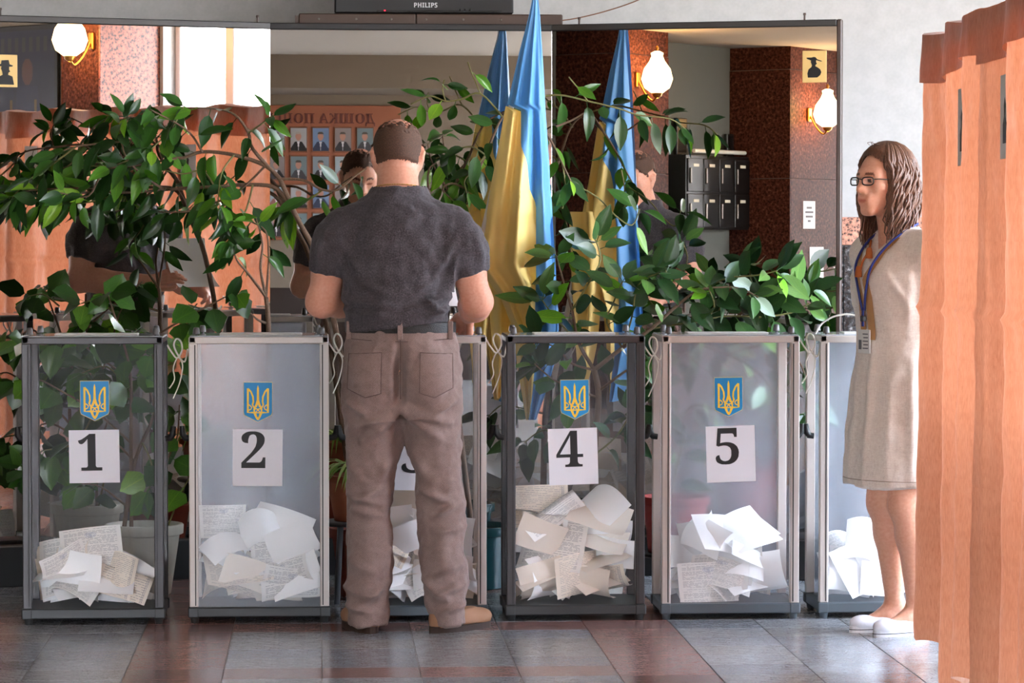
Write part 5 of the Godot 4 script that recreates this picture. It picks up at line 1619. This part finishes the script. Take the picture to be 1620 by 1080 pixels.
	crease(tg, [
		[Vector3(0.014, 0.765, 0.10), Vector3(-0.15, 0.70, R), 0.012, 0.014], [Vector3(0.014, 0.765, 0.10), Vector3(-0.12, 0.655, R), 0.010, 0.016],
		[Vector3(0.016, 0.765, 0.10), Vector3(0.18, 0.72, R), 0.012, 0.014], [Vector3(0.016, 0.765, 0.10), Vector3(0.15, 0.66, R), 0.010, 0.016],
		[Vector3(0.012, 0.76, 0.12), Vector3(0.012, 0.98, 0.14), -0.020, 0.014],
		[Vector3(-0.17, 0.80, 0.08), Vector3(-0.10, 0.745, 0.12), 0.009, 0.012], [Vector3(0.20, 0.80, 0.08), Vector3(0.13, 0.755, 0.12), 0.010, 0.012],
		[Vector3(-0.16, 0.47, 0.05), Vector3(-0.06, 0.44, 0.08), 0.010, 0.012], [Vector3(-0.15, 0.42, 0.05), Vector3(-0.05, 0.40, 0.08), 0.008, 0.010], [Vector3(-0.05, 0.50, 0.06), Vector3(-0.13, 0.455, 0.08), 0.008, 0.012],
		[Vector3(0.08, 0.49, 0.06), Vector3(0.18, 0.445, 0.07), 0.010, 0.012], [Vector3(0.21, 0.44, 0.04), Vector3(0.12, 0.40, 0.08), 0.009, 0.011], [Vector3(0.22, 0.36, 0.04), Vector3(0.13, 0.345, 0.08), 0.006, 0.011],
		[Vector3(-0.17, 0.155, 0.04), Vector3(-0.07, 0.125, 0.08), 0.011, 0.013], [Vector3(-0.04, 0.17, 0.05), Vector3(-0.12, 0.105, 0.08), 0.010, 0.012], [Vector3(-0.17, 0.09, 0.04), Vector3(-0.09, 0.075, 0.09), 0.009, 0.010], [Vector3(-0.16, 0.25, 0.05), Vector3(-0.09, 0.21, 0.08), 0.008, 0.014],
		[Vector3(0.22, 0.165, 0.04), Vector3(0.13, 0.130, 0.08), 0.011, 0.013], [Vector3(0.09, 0.18, 0.05), Vector3(0.17, 0.115, 0.08), 0.010, 0.012], [Vector3(0.23, 0.10, 0.04), Vector3(0.15, 0.075, 0.09), 0.009, 0.010], [Vector3(0.22, 0.24, 0.05), Vector3(0.14, 0.21, 0.08), 0.008, 0.014],
		[Vector3(-0.18, 0.64, 0.05), Vector3(-0.13, 0.52, 0.08), 0.006, 0.016], [Vector3(0.06, 0.62, 0.08), Vector3(0.10, 0.53, 0.09), 0.007, 0.014], [Vector3(-0.03, 0.60, 0.08), Vector3(-0.06, 0.53, 0.09), 0.007, 0.014],
		[Vector3(-0.10, 0.36, 0.085), Vector3(-0.10, 0.26, 0.085), 0.004, 0.02], [Vector3(0.15, 0.32, 0.085), Vector3(0.16, 0.22, 0.085), 0.004, 0.02],
	], 2.4, noise(8.0, 6, 3), 0.006, true, [1.05, 0.06])
	var cloth := mat("taupe_twill", Color(1, 1, 1), 0.85, {"tex": tex["twill"], "scale": 2.0, "bump": tex["weave_bump"], "relief": 0.05, "sheen": 0.15})
	var tr := part("trousers", tg, cloth, o)
	var seam := mat("trouser_seam", Color(0.36, 0.28, 0.26), 0.9)
	var on := func(x: float, y: float, lift_ := 0.002):
		var p := Vector3(x, y, 0.22)
		for k in 60:
			var d := pf.dist(p)
			if d < lift_: break
			p.z -= maxf((d - lift_) * 0.7, 0.0005)
		return p
	for c in [[[-0.165, 0.952], [-0.05, 0.958], [-0.052, 0.82], [-0.105, 0.806], [-0.168, 0.835]], [[0.080, 0.958], [0.188, 0.952], [0.190, 0.838], [0.128, 0.806], [0.078, 0.822]]]:
		# raised pocket and its stitched outline
		var pg := Geo.new()
		pg.grid(8, 9, func(u, v):
			var top: Vector2 = Vector2(c[0][0], c[0][1]).lerp(Vector2(c[1][0], c[1][1]), u)
			var lowl := Vector2(c[4][0], c[4][1])
			var lowr := Vector2(c[2][0], c[2][1])
			var bot := lowl.lerp(lowr, u)
			bot.y -= 0.022 * (1.0 - absf(u * 2.0 - 1.0))
			var q := top.lerp(bot, v)
			return on.call(q.x, q.y, 0.0045))
		var pk := part("back_pocket", pg, cloth, tr)
		var line := []
		for k in 5:
			for s in 4:
				var a: Array = c[k]; var b: Array = c[(k + 1) % 5]
				line.append(on.call(lerpf(a[0], b[0], s / 4.0), lerpf(a[1], b[1], s / 4.0), 0.005))
		line.append(line[0])
		part("stitching", tubed(line, 0.0011, 5), seam, pk)
	var mid := []
	for k in 12: mid.append(on.call(0.013, lerpf(1.04, 0.80, k / 11.0), 0.0))
	part("centre_seam", tubed(mid, 0.0016, 5), seam, tr)
	var yoke := []
	for k in 15: yoke.append(on.call(lerpf(-0.17, 0.19, k / 14.0), 1.0 - 0.006 * cos((k - 7) * 0.3), 0.001))
	part("waist_seam", tubed(yoke, 0.0013, 5), seam, tr)
	for x in [0.012, -0.165, 0.180]:
		var p: Vector3 = on.call(x, 1.03, 0.006)
		part("belt_loop", boxed(p + Vector3(-0.009, -0.03, -0.003), p + Vector3(0.009, 0.032, 0.006), 0.002), cloth, tr)
	var bg := Geo.new()
	bg.grid(64, 3, func(u, v):
		var a: float = u * TAU
		return Vector3(0.0086 + cos(a) * 0.189, lerpf(1.022, 1.056, v), -0.012 + sin(a) * 0.141))
	part("belt", bg, mat("black_leather", Color(0.03, 0.028, 0.027), 0.4, {"bump": tex["weave_bump"], "relief": 0.3, "scale": 4.0}), o)
	# ---- gold chain: links round the neck
	var links := Geo.new()
	for k in 64:
		var a := TAU * k / 64.0
		var c := Vector3(cos(a) * 0.0815, 1.514 + 0.012 * sin(a), -0.030 + sin(a) * 0.080)
		var tan_ := Vector3(-sin(a), 0.2 * cos(a), cos(a)).normalized()
		links.tube([c - tan_ * 0.0034, c + tan_ * 0.0034], [0.0016, 0.0024] if k % 2 else [0.0024, 0.0016], 5)
	part("neck_chain", links, mat("gold_chain", Color(0.80, 0.62, 0.34), 0.3, {"metal": 1.0}), o)
	# ---- shoes
	for s in [[Vector3(-0.113, 0, 0.0), 20.0], [Vector3(0.172, 0, 0.005), -44.0]]:
		var t := Transform3D(Basis(Vector3.UP, deg_to_rad(s[1])), s[0])
		var f := Field.new()
		f.stack([[0.022, 0.0, -0.06, 0.046, 0.135], [0.040, 0.0, -0.06, 0.046, 0.132], [0.075, 0.0, -0.03, 0.036, 0.09]], 0.02)
		f.blob(Vector3(0, 0.045, 0.035), Vector3(0.042, 0.045, 0.045), Basis.IDENTITY, 0.02)
		f.blob(Vector3(0, 0.042, -0.14), Vector3(0.044, 0.028, 0.055), Basis.IDENTITY, 0.02)
		var ug := Geo.new()
		net(ug, f.dist, Vector3(-0.07, 0.015, -0.22), Vector3(0.07, 0.12, 0.10), 0.006)
		var sh := part("shoe", ug, mat("tan_leather", Color(0.62, 0.45, 0.33), 0.65, {"bump": tex["weave_bump"], "relief": 0.2, "scale": 5.0}), o, t)
		var so := Geo.new()
		var outl := PackedVector2Array()
		for k in 28:
			var a := TAU * k / 28.0
			outl.append(Vector2(cos(a) * (0.050 + 0.004 * sin(a)), sin(a) * 0.142 + 0.055))
		so.slab(outl, 0.0, 0.022)
		part("sole", so, mat("brown_sole", Color(0.20, 0.13, 0.09), 0.7), sh, Transform3D(Basis(Vector3.RIGHT, -PI / 2), Vector3.ZERO))
	# ---- the ballot in his hands
	var bp := Geo.new()
	bp.grid(12, 12, func(u, v):
		var a: float = (v - 0.25) * 1.5
		return Vector3((u - 0.5) * 0.21 + 0.05 * v, 0.10 - sin(a) * 0.17, -0.10 * (1.0 - cos(a)) + 0.014 * sin(u * 3.0)))
	var pt := Transform3D(Basis(Vector3.UP, deg_to_rad(-YAW + 8.0)), o.transform * Vector3(0.055, 1.155, -0.372))
	tag(part("held_ballot", bp, mat("ballot_paper_plain", Color.WHITE), self, pt), "large white ballot sheet in the man's hands above box 3", "ballot")

func make_woman():
	# her own axes: she faces -z, so the node is turned to show her three-quarter profile
	var o := base("person", turned(Vector3(1.310, 0, -10.36)), deg_to_rad(120.0 - YAW))
	tag(o, "woman in beige linen dress with glasses and blue lanyard, standing beside the curtain", "person")
	var skin := skin_of("woman_skin", Color(1.0, 0.95, 0.91))
	var size := 0.97
	var ht := Transform3D(Basis(Vector3.UP, deg_to_rad(6)), Vector3(0, 1.535, -0.056))
	var hf := Field.new()
	head_field(hf, ht, size, true)
	hf.chain([Vector3(0, 1.34, 0.0), Vector3(0, 1.40, -0.018), Vector3(0, 1.47, -0.040)], [0.060, 0.048, 0.048], 0.03)
	hf.cone(Vector3(-0.12, 1.335, 0.005), Vector3(0.12, 1.335, 0.005), 0.035, 0.035, 0.05)
	var g := Geo.new()
	g.coloured = true
	net(g, hf.dist, Vector3(-0.15, 1.29, -0.20), Vector3(0.15, 1.66, 0.08), 0.0042, face_tint(ht, size, true))
	var head_pts := g.v.size()
	var head_tris := g.ix.size()
	var lf := Field.new()
	lf.chain([Vector3(-0.065, 0.80, 0.0), Vector3(-0.060, 0.44, -0.012), Vector3(-0.062, 0.33, 0.018), Vector3(-0.060, 0.085, 0.040)], [0.085, 0.052, 0.050, 0.030], 0.03)
	lf.chain([Vector3(0.065, 0.80, 0.0), Vector3(0.060, 0.44, -0.012), Vector3(0.062, 0.33, 0.018), Vector3(0.060, 0.085, 0.040)], [0.085, 0.052, 0.050, 0.030], 0.03)
	for s in [-1.0, 1.0]:
		lf.chain([Vector3(s * 0.060, 0.085, 0.040), Vector3(s * 0.060, 0.05, 0.0), Vector3(s * 0.060, 0.032, -0.085)], [0.030, 0.030, 0.018], 0.02)
		lf.cone(Vector3(s * 0.060, 0.085, 0.040), Vector3(s * 0.060, 0.04, 0.065), 0.030, 0.026, 0.02)
	net(g, lf.dist, Vector3(-0.16, 0.01, -0.14), Vector3(0.16, 0.62, 0.13), 0.008)
	# arms folded behind the back, hands together
	var af := Field.new()
	for s in [-1.0, 1.0]:
		var w := Vector3(s * 0.07, 0.93, 0.175)
		af.chain([Vector3(s * 0.165, 1.31, 0.01), Vector3(s * 0.205, 1.07, 0.085), w], [0.042, 0.036, 0.024], 0.02)
		hand(af, w, Vector3(-s * 0.85, -0.45, 0.1).normalized(), Vector3(0, 0.1, 1.0), s, [0.3, 0.35, 0.4, 0.45], 1.0, 0.88)
	net(g, af.dist, Vector3(-0.27, 0.80, -0.05), Vector3(0.27, 1.37, 0.25), 0.0075)
	var tf := Field.new()
	tf.stack([[0.70, 0.0, 0.0, 0.13, 0.10], [1.03, 0.0, 0.0, 0.12, 0.09], [1.22, 0.0, 0.0, 0.13, 0.09], [1.34, 0.0, 0.005, 0.11, 0.06]])
	net(g, tf.dist, Vector3(-0.16, 0.6, -0.13), Vector3(0.16, 1.38, 0.13), 0.02)
	part("body", g, skin, o)
	# ---- dress
	var df := Field.new()
	df.stack([[0.49, 0.0, 0.006, 0.212, 0.168], [0.65, 0.0, 0.006, 0.200, 0.154], [0.82, 0.0, 0.008, 0.190, 0.143], [1.03, 0.0, 0.0, 0.165, 0.120], [1.13, 0.0, -0.004, 0.166, 0.126], [1.21, 0.0, -0.012, 0.170, 0.136], [1.29, 0.0, -0.002, 0.170, 0.112], [1.345, 0.0, 0.006, 0.130, 0.078], [1.385, 0.0, 0.008, 0.076, 0.062]], 0.03)
	for s in [-1.0, 1.0]:
		df.chain([Vector3(s * 0.135, 1.315, 0.008), Vector3(s * 0.172, 1.29, 0.012), Vector3(s * 0.208, 1.07, 0.085), Vector3(s * 0.13, 0.985, 0.145)], [0.056, 0.062, 0.056, 0.046], 0.04)
	var dress := func(p: Vector3):
		var d := df.dist(p)
		d = maxf(d, 0.503 + 0.006 * sin(p.x * 20.0) - p.y)
		# open V at the throat
		d = maxf(d, -maxf(maxf(absf(p.x) - 0.052 * clampf((p.y - 1.26) / 0.10, 0.0, 1.4), p.z + 0.02), 1.255 - p.y))
		return d
	var dg := Geo.new()
	net(dg, dress, Vector3(-0.29, 0.48, -0.21), Vector3(0.29, 1.42, 0.23), 0.0085)
	var folds := []
	for k in 13:
		var a := TAU * k / 13.0 + 0.2
		folds.append([Vector3(cos(a) * 0.172, 0.98 - 0.05 * (k % 3), sin(a) * 0.125), Vector3(cos(a + 0.05) * 0.212, 0.52, sin(a + 0.05) * 0.168), 0.013 if k % 2 else 0.008, 0.016])
	for s in [-1.0, 1.0]:
		folds.append([Vector3(s * 0.10, 1.22, -0.12), Vector3(s * 0.17, 1.08, -0.05), 0.009, 0.014])
		folds.append([Vector3(s * 0.15, 1.25, -0.06), Vector3(s * 0.14, 1.02, -0.06), 0.008, 0.016])
		folds.append([Vector3(s * 0.19, 1.25, -0.03), Vector3(s * 0.22, 1.12, 0.04), 0.009, 0.012])
		folds.append([Vector3(s * 0.20, 1.14, 0.0), Vector3(s * 0.25, 1.08, 0.08), 0.009, 0.011])
	crease(dg, folds, 1.0, noise(7.0, 16, 3), 0.007)
	var linen := mat("beige_linen", Color(1, 1, 1), 0.85, {"tex": tex["linen"], "scale": 2.2, "sheen": 0.2})
	var dr := part("dress", dg, linen, o)
	# embroidered placket down the front
	var emb := ramp_texture("embroidery", 64, func(x, y): return 0.5 + 0.5 * sin(x * 0.8) * sin(y * 0.8) + 0.25 * float((x / 4 + y / 4) % 2), [[0.2, Color(0.42, 0.27, 0.14)], [0.55, Color(0.66, 0.46, 0.27)], [0.9, Color(0.85, 0.70, 0.50)]])
	for s in [-1.0, 1.0]:
		part("embroidered_border", patch(df.dist, 4, 22, func(u, v):
			var y: float = lerpf(1.345, 1.0, v)
			var x0: float = lerpf(0.066, 0.006, clampf(v * 2.4, 0, 1))
			var x: float = s * (x0 + u * lerpf(0.026, 0.036, v))
			return Vector3(x, y, -0.24), Vector3(0, 0, -1), 0.007), mat("embroidery", Color(1, 1, 1), 0.8, {"tex": emb, "scale": 16.0}), dr)
	var tas := mat("orange_tassel", Color(0.62, 0.33, 0.12), 0.8)
	part("tie_cord", tubed(smooth_path([Vector3(0.05, 1.335, -0.075), Vector3(0.01, 1.30, -0.115), Vector3(0.0, 1.262, -0.148), Vector3(-0.004, 1.235, -0.158)]), 0.004, 6), tas, dr)
	for y in [1.295, 1.232]: part("tassel", lathed([Vector2(0, 0.018), Vector2(0.009, 0.015), Vector2(0.012, 0.0), Vector2(0.013, -0.02), Vector2(0, -0.021)], 10), tas, dr, Transform3D(Basis.IDENTITY, Vector3(0.0, y, -0.12 if y > 1.25 else -0.164)))
	part("hem_seam", hem_ring(), mat("linen_seam", Color(0.60, 0.52, 0.45), 0.9), dr)
	# ---- hair
	var hn := noise(40.0, 18, 2)
	var inv := ht.affine_inverse()
	var cap := Geo.new()
	var hm: PackedVector3Array = g.mesh().surface_get_arrays(0)[Mesh.ARRAY_NORMAL]
	var keep := PackedFloat32Array()
	keep.resize(head_pts)
	for i in head_pts:
		var q: Vector3 = inv * g.v[i] / size
		var line := lerpf(0.088, -0.02, clampf((q.z + 0.072) / 0.055, 0, 1)) - (0.09 if q.z > 0.0 else 0.0)
		keep[i] = q.y - line
		cap.put(g.v[i] + hm[i] * (0.004 + 0.014 * clampf(keep[i] / 0.05, 0, 1)), Vector2(q.x * 8.0, q.y * 8.0))
	for k in range(0, head_tris, 3):
		if keep[g.ix[k]] > 0.0 and keep[g.ix[k + 1]] > 0.0 and keep[g.ix[k + 2]] > 0.0: cap.tri(g.ix[k], g.ix[k + 1], g.ix[k + 2])
	rng.seed = 61
	for k in 340:
		# from the parting, over the skull, then down in waves to the shoulders
		var a := rnd(0.36 * PI, 1.64 * PI)
		if k % 5 == 0: a = rnd(0.27, 0.42) * PI * (1.0 if rng.randf() < 0.5 else -1.0)
		var dirh := Vector3(sin(a), 0, -cos(a))
		var top := rnd(0.4, 1.0)
		var out := rnd(0.88, 1.10)
		var len_ := rnd(0.20, 0.30) if k % 5 else rnd(0.12, 0.26)
		var ph := rnd(0, TAU)
		var wav := rnd(0.008, 0.018)
		var pts := []
		var rad := []
		for s in 15:
			var t := s / 14.0
			var p: Vector3
			var over := minf(t / 0.35, 1.0)
			var el := lerpf(PI * 0.5, 0.10, over) if top > 0.5 else lerpf(PI * 0.35, 0.05, over)
			p = Vector3(0, 0.030, 0.012) + Vector3(dirh.x * cos(el) * 0.086, sin(el) * 0.106, dirh.z * cos(el) * 0.106) * lerpf(1.0, out, over)
			if t > 0.35:
				var d := (t - 0.35) / 0.65
				p.y -= d * len_
				p += Vector3(dirh.x, 0, dirh.z) * (0.012 * sin(d * 3.0) - 0.014 * d)
				p += Vector3(-dirh.z, 0, dirh.x) * wav * sin(ph + d * 11.0) + dirh * wav * 0.7 * cos(ph + d * 11.0)
				p.z = maxf(p.z, -0.045)
			pts.append(ht * (p * size))
			rad.append(lerpf(0.0065, 0.0018, t * t))
		cap.tube(pts, rad, 5)
	for k in 6:
		var a := rnd(-0.6, 0.6)
		var p0 := ht * (Vector3(sin(a) * 0.05, 0.125, -cos(a) * 0.06) * size)
		cap.tube(smooth_path([p0, p0 + Vector3(rnd(-0.02, 0.02), rnd(0.0, 0.010), rnd(-0.02, 0.01)), p0 + Vector3(rnd(-0.04, 0.04), rnd(-0.005, 0.012), rnd(-0.04, 0.02))], 4), 0.0008, 4)
	part("hair", cap, mat("woman_hair", Color(1.75, 1.55, 1.42), 0.5, {"tex": tex["hair_dark"], "scale": 6.0}), o)
	# ---- glasses
	var fr := mat("glasses_frame", Color(0.06, 0.05, 0.055), 0.3)
	var ga := Geo.new()
	for s in [-1.0, 1.0]:
		var ring := []
		for k in 25:
			var a := TAU * k / 24.0
			var cx := signf(cos(a)) * pow(absf(cos(a)), 0.6) * 0.024
			var cy := signf(sin(a)) * pow(absf(sin(a)), 0.6) * 0.0135
			ring.append(ht * (Vector3(s * 0.034 + cx, -0.001 + cy, -0.116 + 0.25 * absf(cx) * 0.0 + 0.010 * absf(s * 0.034 + cx) / 0.06) * size))
		ga.tube(ring, 0.0024, 6)
		ga.tube([ht * (Vector3(s * 0.058, 0.005, -0.106) * size), ht * (Vector3(s * 0.072, 0.006, -0.09) * size), ht * (Vector3(s * 0.077, 0.004, -0.01) * size), ht * (Vector3(s * 0.078, -0.008, 0.018) * size)], 0.0017, 6)
	ga.tube([ht * (Vector3(-0.010, 0.004, -0.115) * size), ht * (Vector3(0, 0.007, -0.118) * size), ht * (Vector3(0.010, 0.004, -0.115) * size)], 0.0016, 6)
	var gl := part("glasses", ga, fr, o)
	for s in [-1.0, 1.0]:
		var lens := Geo.new()
		lens.grid(6, 4, func(u, v):
			var x: float = s * 0.034 + (u - 0.5) * 0.046
			return ht * (Vector3(x, -0.001 + (0.5 - v) * 0.025, -0.116 + 0.010 * absf(x) / 0.06) * size))
		part("lens", lens, mat("lens_glass", Color(1, 1, 1, 0.05), 0.0, {"alpha": true}), gl)
	# ---- lanyard and badge: they hang round her neck
	var la := base("lanyard_badge", o.position, o.rotation.y)
	tag(la, "identity card on a blue lanyard hanging on the woman's chest", "badge")
	var bluec := mat("lanyard_blue", Color(0.10, 0.18, 0.48), 0.6)
	for s in [-1.0, 1.0]:
		var lp := []
		for q in [[0.060, 1.392, 0.03], [0.070, 1.372, -0.02], [0.064, 1.325, -0.094], [0.045, 1.25, -0.152], [0.022, 1.17, -0.158], [0.006, 1.10, -0.152]]:
			lp.append(Vector3(s * q[0] - 0.012, q[1], q[2]))
		part("ribbon", tubed(smooth_path(lp), 0.0042, 6), bluec, la)
	part("clip", boxed(Vector3(-0.022, 1.062, -0.160), Vector3(-0.002, 1.082, -0.146), 0.003), mat("black_plastic", Color.BLACK), la)
	part("ribbon_end", boxed(Vector3(-0.018, 1.045, -0.157), Vector3(-0.006, 1.102, -0.151), 0.002), bluec, la)
	var card := part("card_sleeve", boxed(Vector3(-0.046, 0.955, -0.150), Vector3(0.022, 1.035, -0.147), 0.001), mat("card_white", Color(0.82, 0.82, 0.80), 0.3), la)
	var prn := Geo.new()
	for l in 5: prn.box(Vector3(-0.036, 0.97 + l * 0.012, -0.1505), Vector3(-0.006 - 0.004 * (l % 2), 0.974 + l * 0.012, -0.1499))
	prn.box(Vector3(0.0, 0.968, -0.1505), Vector3(0.016, 1.0, -0.1499))
	part("print", prn, mat("card_ink", Color(0.36, 0.36, 0.38), 0.6), card)
	# ---- white slip-on shoes
	for s in [-1.0, 1.0]:
		var t := Transform3D(Basis(Vector3.UP, deg_to_rad(s * -3.0)), Vector3(s * 0.060, 0, 0.0))
		var f := Field.new()
		f.stack([[0.018, 0.0, -0.022, 0.040, 0.115], [0.030, 0.0, -0.022, 0.040, 0.115], [0.050, 0.0, 0.0, 0.033, 0.095]], 0.015)
		f.blob(Vector3(0, 0.034, -0.095), Vector3(0.036, 0.024, 0.045), Basis.IDENTITY, 0.015)
		var sf := func(p: Vector3):
			# cut away the opening for the instep
			var d := f.dist(p)
			return maxf(d, -(Vector3((p.x) / 0.028, (p.y - 0.075) / 0.045, (p.z - 0.01) / 0.075).length() - 1.0) * 0.03)
		var ug := Geo.new()
		net(ug, sf, Vector3(-0.06, 0.012, -0.16), Vector3(0.06, 0.09, 0.12), 0.005)
		var sh := part("shoe", ug, mat("white_canvas", Color(0.88, 0.88, 0.90), 0.8), o, t)
		for lay in [[0.0, 0.010, 1.05, mat("shoe_sole", Color(0.86, 0.86, 0.87), 0.6)], [0.010, 0.0125, 1.055, mat("sole_line", Color(0.12, 0.12, 0.14), 0.6)], [0.0125, 0.022, 1.04, mat("shoe_sole", Color.WHITE)]]:
			var sg := Geo.new()
			var outl := PackedVector2Array()
			for k in 28:
				var a := TAU * k / 28.0
				outl.append(Vector2(cos(a) * 0.040 * lay[2], sin(a) * 0.117 * lay[2] + 0.022))
			sg.slab(outl, lay[0], lay[1])
			part("sole", sg, lay[3], sh, Transform3D(Basis(Vector3.RIGHT, -PI / 2), Vector3.ZERO))

func hem_ring() -> Geo:
	var pts := []
	for k in 49:
		var a := TAU * k / 48.0
		pts.append(Vector3(cos(a) * 0.2135, 0.528, 0.006 + sin(a) * 0.1695))
	return tubed(pts, 0.0012, 5)

func _ready():
	rng.seed = 5
	make_view()
	make_textures()
	make_floor()
	make_shell()
	make_lobby()
	make_mirror()
	make_booths()
	make_boxes()
	make_flag()
	make_plants()
	make_man()
	make_woman()
	make_television()
	make_ballots()
	make_cords()
